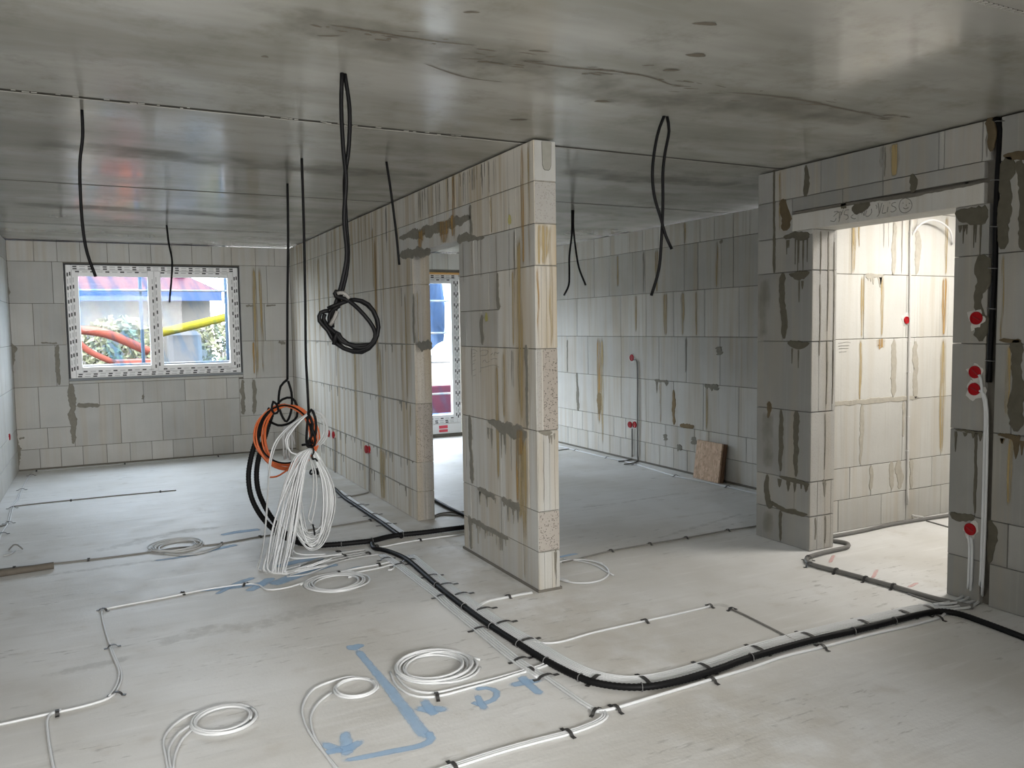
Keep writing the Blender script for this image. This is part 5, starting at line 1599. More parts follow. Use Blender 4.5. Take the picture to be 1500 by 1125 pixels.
c1 = [(1.3625, 3.5408)][0]
t1 = [(1.1571, 3.5931), (1.1367, 3.4539), (1.1566, 3.3254), (1.214, 3.2635), (1.2879, 3.2454), (1.4251, 3.2549), (1.5678, 3.2647), (1.7142, 3.2847), (1.7985, 3.2903), (1.8926, 3.3098)]
floor_coil('largest flat coil of white cable, on the floor beside blue spray marks', c1, 0.208, 0.205, 8, RC, 'white', 11,
           (t1, offset2([(1.1701, 3.5516), (1.1675, 3.4289), (1.1952, 3.3425), (1.2712, 3.2852), (1.4394, 3.2868), (1.5805, 3.2908), (1.7248, 3.3048), (1.8097, 3.3107), (1.8911, 3.3473)], 0), [(1.4753, 3.3827), (1.5571, 3.4687), (1.5696, 3.5445), (1.5893, 3.5149)]), [(1.2588, 3.2539), (1.7532, 3.2891)])
c2 = [(0.9644, 3.5011)][0]
floor_coil('small round coil of white cable touched by the blue sprayed line', c2, 0.108, 0.108, 3.2, RC, 'white', 12,
           ([(1.0433, 3.5711), (0.9792, 3.6317), (0.9045, 3.6312), (0.7971, 3.5934), (0.72, 3.4688), (0.6867, 3.3195), (0.686, 3.1232), (0.7109, 2.8947), (0.723, 2.7702)], [(0.8552, 3.5144), (0.7838, 3.4483), (0.7228, 3.3402), (0.6965, 3.1911), (0.6977, 3.0061), (0.7144, 2.7847)]), (), 0.82)
c3 = [(0.3896, 3.4823)][0]
floor_coil('coil of white cable at the lower left with loose tails', c3, 0.137, 0.135, 4.2, 0.0056, 'white', 13,
           ([(0.3267, 3.599), (0.2721, 3.6012), (0.1996, 3.5334), (0.1535, 3.4261), (0.1506, 3.2704), (0.1531, 3.0694)], [(0.2738, 3.5059), (0.2113, 3.4501), (0.1677, 3.3409), (0.1616, 3.2204), (0.1663, 3.0623)], [(0.2727, 3.4674), (0.2221, 3.3947), (0.1889, 3.2947), (0.17, 3.1729), (0.1641, 3.0635)]), (), 0.78)
c4 = [(1.2846, 5.0602)][0]
floor_coil('dense coil of white cable in front of the hanging bundle', c4, 0.215, 0.215, 8, RC, 'white', 14,
           ([(1.0698, 5.135), (1.1735, 5.2043), (1.3296, 5.2835), (1.4387, 5.2559), (1.4456, 5.1657), (1.3816, 5.1351)],), (), 0.6)
c5 = [(0.4423, 6.5573)][0]
floor_coil('flat coil of white cable on the left floor, farthest back', c5, 0.19, 0.20, 6, RC, 'greycable', 15,
           ([(0.3445, 6.379), (0.475, 6.2627), (0.6204, 6.303), (0.716, 6.3766), (0.7659, 6.4589)], [(0.438, 6.2637), (0.5917, 6.2569), (0.7343, 6.366)]), (), 0.62)
c6 = [(2.7787, 4.4888)][0]
floor_coil('two loops of white cable behind the end of the partition', c6, 0.195, 0.265, 1.6, RC, 'white', 16,
           ([(2.8253, 4.7892), (2.8986, 4.6901), (2.9364, 4.5576), (2.9245, 4.4226), (2.9174, 4.3078)],), (), 0.97, 0.6)

# ------------------------------------------------------------------ cables hanging from the ceiling


def hang(name, label, top, strands, r, mat='black', group='black cables hanging from the ceiling'):
    root = thing(name, top, label, 'cable', group)
    for s in strands:
        s = [Vector(q) for q in s]
        if s[0].z > 2.5:
            s[0] = Vector((s[0].x, s[0].y, 2.752))
        tube('strand', s, r, M[mat], root, 7)
    return root


hang('ceiling_cable', 'black cable hanging in front of the left window pane, bent at its tip', (-0.031, 4.64, 2.75), [[(-0.0308, 4.6398, 2.7498), (-0.0339, 4.6413, 2.6191), (-0.0521, 4.6506, 2.4914), (-0.0573, 4.6532, 2.3154), (-0.053, 4.651, 2.145), (-0.0396, 4.6442, 2.0353), (-0.0078, 4.628, 1.9213)]], 0.008)
hang('ceiling_cable', 'short black cable hanging before the right window pane', (0.67, 9.229, 2.75), [[(0.6699, 9.2292, 2.75), (0.6819, 9.2231, 2.5729), (0.7061, 9.2108, 2.3809), (0.6918, 9.2181, 2.1818), (0.6632, 9.2326, 1.9465)]], 0.010)
hang('ceiling_cable', 'straight black cable slanting across the door lintel', (1.759, 5.26, 2.75), [[(1.7588, 5.2605, 2.75), (1.7826, 5.2484, 2.5423), (1.8056, 5.2367, 2.2925), (1.821, 5.2288, 2.0641)]], 0.0085)
hang('ceiling_cable', 'two short black cables spreading apart in the right-hand room', (4.118, 6.742, 2.75),
     [[(4.1117, 6.7447, 2.7501), (4.1105, 6.7453, 2.6067), (4.1035, 6.7489, 2.4762), (4.0844, 6.7586, 2.3127), (4.083, 6.7594, 2.1485), (4.076, 6.7629, 2.03), (4.0337, 6.7844, 1.9317)], [(4.1235, 6.7387, 2.7499), (4.1221, 6.7394, 2.587), (4.1382, 6.7312, 2.397), (4.1661, 6.717, 2.1997), (4.2238, 6.6877, 2.0275)]], 0.0095)
hang('ceiling_cable', 'pair of black cables crossing in an open loop near the pier', (2.753, 3.546, 2.75),
     [[(2.7464, 3.5494, 2.7501), (2.7136, 3.5661, 2.6501), (2.6904, 3.5779, 2.4809), (2.6966, 3.5747, 2.3357), (2.7292, 3.5581, 2.2077), (2.7521, 3.5465, 2.116), (2.7818, 3.5314, 2.0422)], [(2.7664, 3.5516, 2.7527), (2.7761, 3.5466, 2.6733), (2.7563, 3.5567, 2.5545), (2.7463, 3.5618, 2.4459), (2.746, 3.5619, 2.2821), (2.7392, 3.5654, 2.0992), (2.7256, 3.5723, 1.9337), (2.6888, 3.591, 1.7937)]], 0.0085)
loop_root = hang('ceiling_cable', 'thick double black cable knotted into a hanging ring', (0.996, 3.535, 2.75),
                 [[(0.9911, 3.5373, 2.7529), (0.9843, 3.5407, 2.5956), (0.9876, 3.539, 2.4194), (0.9948, 3.5354, 2.2864), (0.9825, 3.5417, 2.1232), (0.9893, 3.5382, 1.9737), (0.9762, 3.5449, 1.8838), (0.952, 3.5572, 1.7877), (0.9254, 3.5707, 1.7035), (0.9237, 3.5716, 1.6428)], [(1.0054, 3.5446, 2.7568), (1.0199, 3.5372, 2.5986), (1.013, 3.5407, 2.4367), (0.9931, 3.5509, 2.2889), (0.9937, 3.5505, 2.1099), (0.9983, 3.5482, 1.9748), (0.9877, 3.5536, 1.8785), (0.9665, 3.5644, 1.7942), (0.94, 3.5779, 1.7187), (0.9143, 3.591, 1.6735)]], 0.0095)
for s in [[(0.9067, 3.5556, 1.7183), (0.8717, 3.5622, 1.7096), (0.8653, 3.5654, 1.6737), (0.8989, 3.5595, 1.631), (0.9323, 3.5538, 1.5729), (0.9937, 3.5225, 1.5384), (1.0587, 3.4782, 1.5497), (1.0953, 3.4596, 1.6096), (1.0969, 3.4588, 1.676), (1.0635, 3.4758, 1.7428), (1.0102, 3.5029, 1.7647), (0.956, 3.5305, 1.7506), (0.9015, 3.5582, 1.7274)], [(0.9529, 3.5545, 1.7393), (0.9169, 3.5728, 1.7096), (0.9128, 3.5749, 1.6582), (0.93, 3.5661, 1.5941), (0.9695, 3.546, 1.5478), (1.037, 3.5116, 1.5314), (1.087, 3.4862, 1.5732), (1.1048, 3.4771, 1.6398), (1.085, 3.4873, 1.7159), (1.0373, 3.5115, 1.759), (0.9887, 3.5363, 1.7629), (0.9476, 3.5572, 1.7424)], [(0.9625, 3.5159, 1.792), (0.9306, 3.5209, 1.801), (0.9301, 3.5212, 1.7801), (0.9672, 3.5023, 1.7676), (0.9987, 3.4863, 1.7431), (1.0403, 3.4651, 1.6946), (1.0768, 3.4577, 1.64), (1.0841, 3.4652, 1.5947), (1.0535, 3.4808, 1.5558), (0.9995, 3.5083, 1.5567), (0.9492, 3.5227, 1.594), (0.9338, 3.5305, 1.6244), (0.9188, 3.5381, 1.5673)], [(0.8926, 3.574, 1.7037), (0.8865, 3.577, 1.6797), (0.9046, 3.5566, 1.643), (0.9335, 3.5307, 1.6123), (0.9489, 3.5229, 1.5819), (1.005, 3.5055, 1.5627), (1.0675, 3.4849, 1.5645)]]:
    tube('ring_loop', s, 0.0095, M['black'], loop_root, 8)
for s in [[(0.9318, 3.5035, 1.7913), (0.9558, 3.4913, 1.7939), (0.9792, 3.4794, 1.7697)], [(0.9052, 3.5339, 1.6548), (0.9195, 3.5154, 1.6844), (0.931, 3.5095, 1.7141)]]:
    tube('dusty_end', s, 0.0085, M['dusty'], loop_root, 8)

# coil of orange cable hung on a black cable, with a bunch of pale ends
hook1 = hang('ceiling_cable', 'black cable by the partition ending in loops that carry the orange coil', (1.323, 6.324, 2.75),
             [[(1.323, 6.3239, 2.75), (1.3148, 6.3281, 2.3327), (1.2941, 6.3386, 1.8122), (1.2812, 6.3452, 1.3913), (1.277, 6.3473, 1.2536)], [(1.277, 6.3473, 1.2536), (1.2281, 6.3722, 1.2013), (1.2105, 6.3812, 1.0899), (1.2176, 6.3776, 1.0152), (1.2392, 6.3665, 0.9508), (1.2621, 6.3549, 0.9263), (1.2874, 6.342, 0.9767), (1.3015, 6.3349, 1.0511), (1.3022, 6.3345, 1.1523), (1.2813, 6.3451, 1.2429)],
              [(1.1922, 6.3725, 1.0597), (1.236, 6.3502, 1.1015), (1.2976, 6.3189, 1.1132), (1.3335, 6.3006, 1.052), (1.3309, 6.3019, 0.9669), (1.2919, 6.3218, 0.9249), (1.2487, 6.3437, 0.9043), (1.1966, 6.3703, 0.8999), (1.1362, 6.401, 0.9329)]], 0.0095)
bunch = thing('cable_bunch', [(1.2405, 6.348, 0.6369)][0], 'small bunch of pale cable ends tied behind the orange coil', 'cables')
for k, s in enumerate([[(1.2547, 6.3743, 0.9008), (1.2423, 6.3807, 0.8044), (1.2328, 6.3855, 0.6539)], [(1.2547, 6.3743, 0.9008), (1.2613, 6.371, 0.8041), (1.2512, 6.3762, 0.632)], [(1.2595, 6.3719, 0.9007), (1.2755, 6.3638, 0.8039), (1.2704, 6.3664, 0.6371)], [(1.2642, 6.3695, 0.9006), (1.2948, 6.3539, 0.8143), (1.296, 6.3533, 0.696)], [(1.2595, 6.3719, 0.9007), (1.2911, 6.3559, 0.8466), (1.3165, 6.3429, 0.744)], [(1.2547, 6.3743, 0.9008), (1.2334, 6.3852, 0.8261), (1.2415, 6.3811, 0.6268)], [(1.2595, 6.3719, 0.9007), (1.2652, 6.369, 0.7772), (1.2794, 6.3618, 0.6208)]]):
    tube('cable', s, 0.007, M['greycable'], bunch, 6)


def ring_pts(c, ax, az, nrm, n, seed, jitter=0.10, top_pinch=0.0):
    """n loose loops about one centre; ax and az are the half axes"""
    rr = random.Random(seed)
    c, ax, az, nrm = Vector(c), Vector(ax), Vector(az), Vector(nrm)
    out = []
    for k in range(n):
        q = 1 + rr.uniform(-jitter, jitter)
        qz = 1 + rr.uniform(-jitter, jitter * 0.6)
        d = nrm * rr.uniform(-0.035, 0.035)
        sh = ax * rr.uniform(-jitter, jitter) * 0.7
        pts = []
        for i in range(25):
            th = 2 * math.pi * i / 24 + math.pi / 2
            hgt = math.sin(th)
            pinch = 1 - top_pinch * max(0, hgt) ** 2
            p = c + sh * (1 - max(0, hgt) * top_pinch) + ax * (q * math.cos(th) * pinch) + d * (1 - 0.8 * max(0, hgt))
            p = p + az * (hgt if hgt > 0.97 else hgt) * (qz if hgt < 0 else 1 + 0.04 * rr.uniform(-1, 1) * jitter * 6)
            pts.append(p)
        out.append(pts)
    return out


RX = Vector((0.8904, -0.4552, 0))     # sideways
FW = Vector((0.4552, 0.8904, 0))      # away
oc = Vector([(1.2512, 6.3201, 0.8107)][0])
orange = thing('cable_coil', (oc.x, oc.y, oc.z - 0.26), 'orange cable coil hanging beside the partition', 'cable coil')
for k, pts in enumerate(ring_pts(oc, RX * 0.218, Vector((0, 0, 0.245)), FW, 14, 21, 0.15)):
    tube('orange_loop', pts, 0.0068, M['orange'], orange, 7, True, 0.03)
for k, pts in enumerate(ring_pts(oc + Vector((-0.012, 0.0, 0.02)), RX * 0.20, Vector((0, 0, 0.225)), FW, 2, 23, 0.06)):
    tube('black_loop', pts, 0.0068, M['black'], orange, 7, True, 0.03)
tube('loose_end', [(1.3114, 6.2333, 0.6679), (1.2717, 6.2535, 0.5943), (1.2138, 6.283, 0.5421), (1.1612, 6.3097, 0.5111), (1.1142, 6.3337, 0.5065)], 0.007, M['orange'], orange, 7)
tube('binding', [(1.1554, 6.3351, 1.0911), (1.1828, 6.3212, 1.0696), (1.1952, 6.3149, 1.0166), (1.1664, 6.3295, 0.996), (1.149, 6.3384, 1.0385), (1.1599, 6.3328, 1.0858)], 0.009, M['black'], orange, 6)
bd = thing('cable_duct', [(1.2461, 6.1768, 0.0007)][0][:2] + (0,), 'two heavy black ducts swinging down from the orange coil to the floor', 'cable duct')
for s in [[(1.1471, 6.3843, 1.0348), (1.0759, 6.4205, 0.8764), (1.008, 6.4551, 0.6799), (0.9764, 6.4599, 0.4945), (0.9956, 6.4277, 0.3209), (1.0685, 6.3457, 0.1677), (1.1701, 6.2491, 0.0635), (1.2821, 6.1023, 0.0187), (1.4126, 5.9574, 0.0089)], [(1.1712, 6.4056, 1.0209), (1.1092, 6.4484, 0.8067), (1.0499, 6.4786, 0.5923), (1.0425, 6.4712, 0.4213), (1.0738, 6.4103, 0.2884), (1.1378, 6.3329, 0.1564), (1.2118, 6.2503, 0.0684), (1.3238, 6.1036, 0.0233), (1.4243, 5.9627, 0.0112)]]:
    corrugated('duct', [(p[0], p[1], max(p[2], 0.022)) for p in s], 0.0215, M['duct'], bd)

# white bundle on the nearer cable
hook2 = hang('ceiling_cable', 'black cable by the partition knotted round the white hanging coil', (1.221, 5.369, 2.75),
             [[(1.2209, 5.3694, 2.75), (1.22, 5.3698, 2.3191), (1.2149, 5.3724, 1.8743), (1.2071, 5.3764, 1.4695), (1.2098, 5.375, 1.2881), (1.2124, 5.3737, 1.0967)], [(1.208, 5.3546, 1.0986), (1.1969, 5.3603, 0.994), (1.1898, 5.3639, 0.889), (1.2135, 5.3518, 0.8702), (1.2394, 5.3386, 0.9247), (1.2498, 5.3333, 1.0068), (1.2397, 5.3385, 1.0753), (1.2244, 5.3462, 1.1074), (1.2075, 5.3549, 1.0804)],
              [(1.203, 5.3347, 1.0825), (1.225, 5.3235, 1.0095), (1.2146, 5.3288, 0.9277), (1.1848, 5.344, 0.8735), (1.2166, 5.3278, 0.8593), (1.2381, 5.3168, 0.9045), (1.2132, 5.3295, 1.0187)]], 0.0088)
tube('hook_tail', [(1.2125, 5.3075, 0.8758), (1.2232, 5.302, 0.8302), (1.2104, 5.3085, 0.8031), (1.2137, 5.3068, 0.7803)], 0.005, M['black'], hook2, 6)
tube('hook_tail', [(1.2087, 5.3094, 0.885), (1.1764, 5.3258, 0.881), (1.1522, 5.3381, 0.8769)], 0.008, M['black'], hook2, 6)
tube('orange_stub', [(1.2193, 5.3377, 1.0084), (1.2295, 5.3324, 0.9444), (1.2356, 5.3293, 0.8758)], 0.008, M['orange'], hook2, 6)
wc = Vector([(1.2254, 5.3345, 0.5179)][0])
wb = thing('cable_bundle', [(1.0468, 5.4479, -0.0101)][0][:2] + (0,), 'big bundle of white cable hung up by the partition and trailing on the floor', 'cable coil')
for k, pts in enumerate(ring_pts(wc, RX * 0.125, Vector((0, 0, 0.325)), FW, 16, 31, 0.19, 0.5) + ring_pts(wc + RX * 0.006 + Vector((0, 0, 0.015)), RX * 0.105, Vector((0, 0, 0.30)), FW, 9, 77, 0.25, 0.5)):
    pts = [p + RX * (-0.02 - 0.10 * max(0, (p.z - wc.z)) * 0 ) + RX * (0.0) for p in pts]
    tube('loop', pts, 0.0048, M['white' if k % 2 else 'greycable'], wb, 6, True, 0.04)
LONG = [[(1.193, 5.351, 1.0771), (1.1104, 5.3706, 1.0171), (1.0147, 5.3969, 0.9123), (0.9689, 5.409, 0.7921), (0.9488, 5.4192, 0.6651), (0.9344, 5.449, 0.4785), (0.9159, 5.4921, 0.2407), (0.8966, 5.5692, 0.0748), (0.8858, 5.5972, 0.0171), (0.9082, 5.5745, -0.004), (0.9541, 5.5287, -0.0035), (1.0947, 5.4571, 0.0083)], [(1.1969, 5.349, 1.0725), (1.1284, 5.3727, 1.0111), (1.0588, 5.3969, 0.9089), (1.0846, 5.3838, 0.831), (1.1285, 5.3614, 0.8166)], [(1.1961, 5.3382, 0.8459), (1.1238, 5.3414, 0.8061), (1.0611, 5.362, 0.6632), (1.0004, 5.4042, 0.4566), (0.9477, 5.4759, 0.2169), (0.916, 5.5593, 0.0367), (0.9295, 5.5412, 0.0016), (0.9772, 5.5057, 0.0039), (1.1413, 5.4559, 0.0393)], [(1.2003, 5.3361, 0.8504), (1.1313, 5.3376, 0.7878), (1.0685, 5.3583, 0.6403), (1.0158, 5.3963, 0.4334), (0.9737, 5.4514, 0.1959), (0.9366, 5.5264, 0.0234), (0.9483, 5.498, -0.0084), (0.9975, 5.4729, -0.0092), (1.1778, 5.4149, 0.0257)], [(1.2043, 5.3341, 0.8504), (1.1433, 5.3314, 0.7876), (1.0925, 5.3461, 0.6399), (1.0481, 5.3799, 0.4328), (1.0003, 5.4267, 0.1981), (0.9653, 5.4893, 0.0101), (0.979, 5.4712, -0.0152), (1.0262, 5.4583, -0.0097), (1.2372, 5.4295, 0.0413)], [(1.2083, 5.332, 0.8503), (1.1488, 5.3174, 0.7754), (1.1018, 5.3301, 0.6189), (1.0554, 5.3537, 0.4143), (1.0186, 5.4061, 0.2005), (0.9986, 5.4724, 0.0236), (1.0119, 5.4544, -0.0111), (1.0673, 5.4375, -0.0104), (1.2653, 5.3928, 0.0325)], [(1.2083, 5.332, 0.8503), (1.1528, 5.3154, 0.7754), (1.1135, 5.3241, 0.6096), (1.0711, 5.3457, 0.4003), (1.0389, 5.3958, 0.2001), (1.0107, 5.4662, 0.0187), (1.0284, 5.446, -0.0067), (1.0819, 5.4412, -0.0043), (1.278, 5.4424, 0.051)], [(1.2124, 5.3299, 0.8502), (1.1608, 5.3113, 0.7752), (1.1194, 5.3099, 0.6114), (1.0808, 5.3296, 0.3934), (1.0571, 5.3753, 0.2025), (1.0318, 5.4555, 0.0371), (1.047, 5.4477, -0.0007), (1.0986, 5.4327, 0.0048), (1.3057, 5.4395, 0.0572)], [(1.2124, 5.3299, 0.8502), (1.1684, 5.3074, 0.7615), (1.131, 5.304, 0.5976), (1.0968, 5.3214, 0.3931), (1.0645, 5.3715, 0.1793), (1.0394, 5.4516, 0.0182), (1.0612, 5.4293, -0.0073), (1.136, 5.4361, 0.0076), (1.3503, 5.4281, 0.0632)], [(1.2164, 5.3279, 0.8502), (1.1724, 5.3054, 0.7614), (1.139, 5.2999, 0.5974), (1.1136, 5.3129, 0.4156), (1.093, 5.3683, 0.2454), (1.092, 5.4698, 0.1186), (1.1389, 5.5244, 0.0744), (1.257, 5.5092, 0.0707), (1.4279, 5.4671, 0.0759)], [(1.2124, 5.3299, 0.8502), (1.1347, 5.3246, 0.7075), (1.081, 5.3519, 0.526), (1.0303, 5.4002, 0.3158), (0.9937, 5.4525, 0.123), (0.9776, 5.4831, 0.0099), (1.0096, 5.4444, -0.0221), (1.0936, 5.4128, -0.0172), (1.3068, 5.3716, 0.0365)], [(1.2164, 5.3279, 0.8502), (1.1566, 5.3022, 0.7089), (1.125, 5.3071, 0.5294), (1.0902, 5.3472, 0.2967), (1.0892, 5.4487, 0.1664), (1.1563, 5.5155, 0.098), (1.317, 5.5011, 0.0785)], [(1.2043, 5.3341, 0.8504), (1.1215, 5.3425, 0.7288), (1.0428, 5.3826, 0.5246), (0.9836, 5.4352, 0.3141), (0.9524, 5.4959, 0.1181), (0.9387, 5.5366, 0.0298), (0.9668, 5.4998, -0.0024), (1.049, 5.458, -0.0038)]]
for s in list(LONG):
    a, b, c = rng.uniform(-0.035, 0.025), rng.uniform(0, 6.28), rng.uniform(-0.02, 0.02)
    m = len(s) - 1
    LONG.append([tuple(Vector(p) + (RX * (a * math.sin(math.pi * min(1.0, i / (m * 0.8))) + 0.010 * math.sin(b + i)) + FW * c) * (1.0 if 0 < i else 0.3)) for i, p in enumerate(s)])
for i, s in enumerate(LONG):
    tube('strand', [(p[0], p[1], max(p[2], 0.0056)) for p in s], 0.0050, M['white' if i % 3 else 'greycable'], wb, 6)
for s in [[(1.1893, 5.3753, 1.0706), (1.2369, 5.3623, 1.0962), (1.2912, 5.3459, 1.0668), (1.3203, 5.3423, 1.001), (1.3098, 5.3477, 0.9184), (1.2628, 5.3492, 0.8666)], [(1.1849, 5.3776, 1.057), (1.2364, 5.3626, 1.0779), (1.2825, 5.3503, 1.0487), (1.3078, 5.3487, 0.992), (1.2935, 5.356, 0.9186), (1.2505, 5.3554, 0.8622)], [(1.1999, 5.3812, 1.0785), (1.2474, 5.3682, 1.0996), (1.3017, 5.3518, 1.0656), (1.3306, 5.3483, 0.9905), (1.3177, 5.3436, 0.909), (1.2708, 5.3451, 0.8619)], [(1.2051, 5.3449, 0.7986), (1.2346, 5.3299, 0.6972), (1.2364, 5.3177, 0.5612), (1.214, 5.3179, 0.4255), (1.191, 5.3296, 0.3337)], [(1.1988, 5.3369, 0.8002), (1.2173, 5.3162, 0.6826), (1.2062, 5.3106, 0.5198), (1.178, 5.325, 0.3824), (1.2145, 5.2952, 0.3289)]]:
    tube('upper_loop', s, 0.0054, M['greycable'], wb, 6)
tube('tie', [(1.2045, 5.2666, 0.7867), (1.2206, 5.2584, 0.791), (1.2321, 5.2526, 0.7727)], 0.006, M['black'], wb, 5)
tube('tie', [(1.1875, 5.2528, 0.3598), (1.1945, 5.2493, 0.3232), (1.1974, 5.2478, 0.2866)], 0.006, M['black'], wb, 5)

# ------------------------------------------------------------------ wall boxes with red caps


def cap(parent, W, u, z, r, name='red_cap', o0=0.002):
    V, Fc = [], []
    k = 20
    prof = [(1.0, o0 - 0.004), (1.0, o0 + 0.008), (0.93, o0 + 0.011), (0.80, o0 + 0.011), (0.76, o0 + 0.007), (0.0, o0 + 0.007)]
    for q, o in prof[:-1]:
        for i in range(k):
            th = 2 * math.pi * i / k
            V.append(W.pt(u + r * q * math.cos(th), z + r * q * math.sin(th), o))
    V.append(W.pt(u, z, prof[-1][1]))
    for j in range(len(prof) - 2):
        for i in range(k):
            i2 = (i + 1) % k
            Fc.append((j * k + i, j * k + i2, (j + 1) * k + i2, (j + 1) * k + i))
    c = len(V) - 1
    for i in range(k):
        Fc.append(((len(prof) - 2) * k + i, (len(prof) - 2) * k + (i + 1) % k, c))
    o = mesh_obj(name, V, Fc, M['red'], parent)
    # grip bar across the recessed face
    a = 0.35 + 0.4 * rng.random()
    ca, sa = math.cos(a), math.sin(a)
    V = []
    for s in (-0.62, 0.62):
        for q in (-0.10, 0.10):
            for oo in (o0 + 0.005, o0 + 0.0105):
                V.append(W.pt(u + r * (s * ca - q * sa), z + r * (s * sa + q * ca), oo))
    mesh_obj('grip', V, [(0, 1, 3, 2), (4, 6, 7, 5), (0, 4, 5, 1), (2, 3, 7, 6), (0, 2, 6, 4), (1, 5, 7, 3)], M['redface'], o)
    return o


def plaster_patch(parent, W, u, z, r, seed, t=0.004):
    rr = random.Random(seed)
    k = 22
    V = [W.pt(u, z, t)]
    Fc = []
    rad = [r * 0.92 * rr.uniform(0.62, 1.45) for _ in range(k)]
    for q, o in ((0.8, t), (1.0, -0.002)):
        for i in range(k):
            th = 2 * math.pi * i / k
            w = (rad[i] + rad[i - 1]) / 2 * q
            V.append(W.pt(u + w * math.cos(th), z + w * math.sin(th), o))
    for i in range(k):
        j = (i + 1) % k
        Fc += [(0, 1 + i, 1 + j), (1 + i, 1 + k + i, 1 + k + j, 1 + j)]
    return mesh_obj('plaster_collar', V, Fc, M['plaster'], parent)


def socket(W, pts, r, label, pr, seed, group='wall boxes with red caps'):
    u, z = pts[0]
    root = thing('wall_box', W.pt(u, z, 0), label, 'socket box', group)
    for (a, b) in pts:
        if pr:
            plaster_patch(root, W, a, b - 0.004, pr, seed)
            seed += 1
        cap(root, W, a, b, r)
    return root


rp = [(2.8923, 1.6451), (2.8922, 1.3379), (2.8936, 1.24), (2.8966, 0.4257)]
socket(WR, rp[:1], 0.037, 'single red-capped box highest on the right wall', 0.062, 1)
socket(WR, rp[1:2], 0.036, 'upper one of the two red-capped boxes close together on the right wall', 0.05, 2)
socket(WR, rp[2:3], 0.036, 'lower one of the two red-capped boxes close together on the right wall', 0.062, 3)
socket(WR, rp[3:4], 0.035, 'red-capped box near the floor on the right wall', 0.055, 4)
socket(WC, [(5.7909, 1.642)], 0.030, 'red-capped box on the bright corridor wall', 0.058, 5)
kp = [(7.9789, 1.2445), (8.0274, 0.4295), (7.9288, 0.4395)]
socket(WK, kp[:1], 0.040, 'red-capped box halfway up the wall above the pair of sockets', 0.065, 6)
socket(WK, kp[1:], 0.038, 'double red-capped box low on the right-hand room wall', 0, 7)
pp = [(9.3346, 0.4218), (9.1164, 0.4303), (7.8373, 0.4294), (7.7443, 0.4346)]
socket(WP, pp[:2], 0.043, 'double red-capped box on the partition beside the white bundle', 0.05, 8)
socket(WP, pp[2:], 0.042, 'double red-capped box on the partition nearer the door opening', 0.048, 9)
socket(WL, [(10.2936, 0.5183)], 0.036, 'red-capped box low on the left wall', 0.05, 10)

# droppers from the boxes
drop = [(7.9205, 1.222), (7.8655, 1.1992), (7.8534, 0.9554), (7.8577, 0.2994), (7.8592, 0.0682)]
d = thing('dropper_cable', (Xk, drop[0][0], 0), 'dark cable dropping from the upper box of the right-hand room wall', 'cable')
tube('cable', [(Xk - 0.014, y, z) for y, z in drop] + flat3([(5.6837, 7.8694), (5.5165, 7.7468), (5.4083, 7.7589)], 0.010), 0.0085, M['conduit'], d, 7)
drop = [(7.9684, 0.3865), (7.9698, 0.2033), (7.9708, 0.0697)]
d = thing('dropper_cable', (Xk, drop[0][0], 0), 'dark cable dropping from the double box of the right-hand room wall', 'cable')
tube('cable', [(Xk - 0.014, y, z) for y, z in drop] + flat3([(5.7087, 8.0305), (5.5666, 7.9429), (5.4628, 7.9502)], 0.010), 0.0085, M['conduit'], d, 7)
drop = [(7.7203, 0.411), (7.7376, 0.2233), (7.7543, 0.0414)]
d = thing('dropper_cable', (Xp, drop[0][0], 0), 'cable from the nearer double box down the partition to the floor', 'cable')
tube('cable', [(Xp - 0.01, y, z) for y, z in drop] + flat3([(2.3207, 7.758), (2.2323, 7.6963), (2.0675, 7.6466)], 0.007), 0.007, M['shade'], d, 7)
drop = [(9.0279, 0.4096), (9.0549, 0.1786), (9.0775, -0.0142)]
d = thing('dropper_cable', (Xp, drop[0][0], 0), 'cable from the farther double box down the partition to the floor', 'cable')
tube('cable', [(Xp - 0.01, y, z) for y, z in drop], 0.007, M['shade'], d, 7)

# right wall: black riser in the chase, pale cables down to the floor
ris = [(2.8242, 2.7402), (2.7928, 2.7036), (2.7904, 2.6185), (2.7961, 2.4165), (2.8014, 2.194), (2.8007, 1.8935), (2.8061, 1.6665), (2.8115, 1.4374), (2.8151, 1.2834)]
rz = thing('riser_cable', (Xr, ris[0][0], 0), 'thick black cable in the chase of the right wall', 'cable')
tube('cable', [(Xr + 0.004 + 0.003 * math.sin(y * 9 + z * 7), y, z) for y, z in ris], 0.0145, M['black'], rz, 8)
for y, z in [(2.7932, 2.7183), (2.8072, 2.4035), (2.8078, 2.1498), (2.8092, 1.9205), (2.8108, 1.697), (2.8106, 1.4067)]:
    tube('clip', [(Xr + 0.005, y + 0.03, z + 0.004), (Xr - 0.026, y, z), (Xr + 0.005, y - 0.03, z - 0.004)], 0.0028, M['tie'], rz, 5)
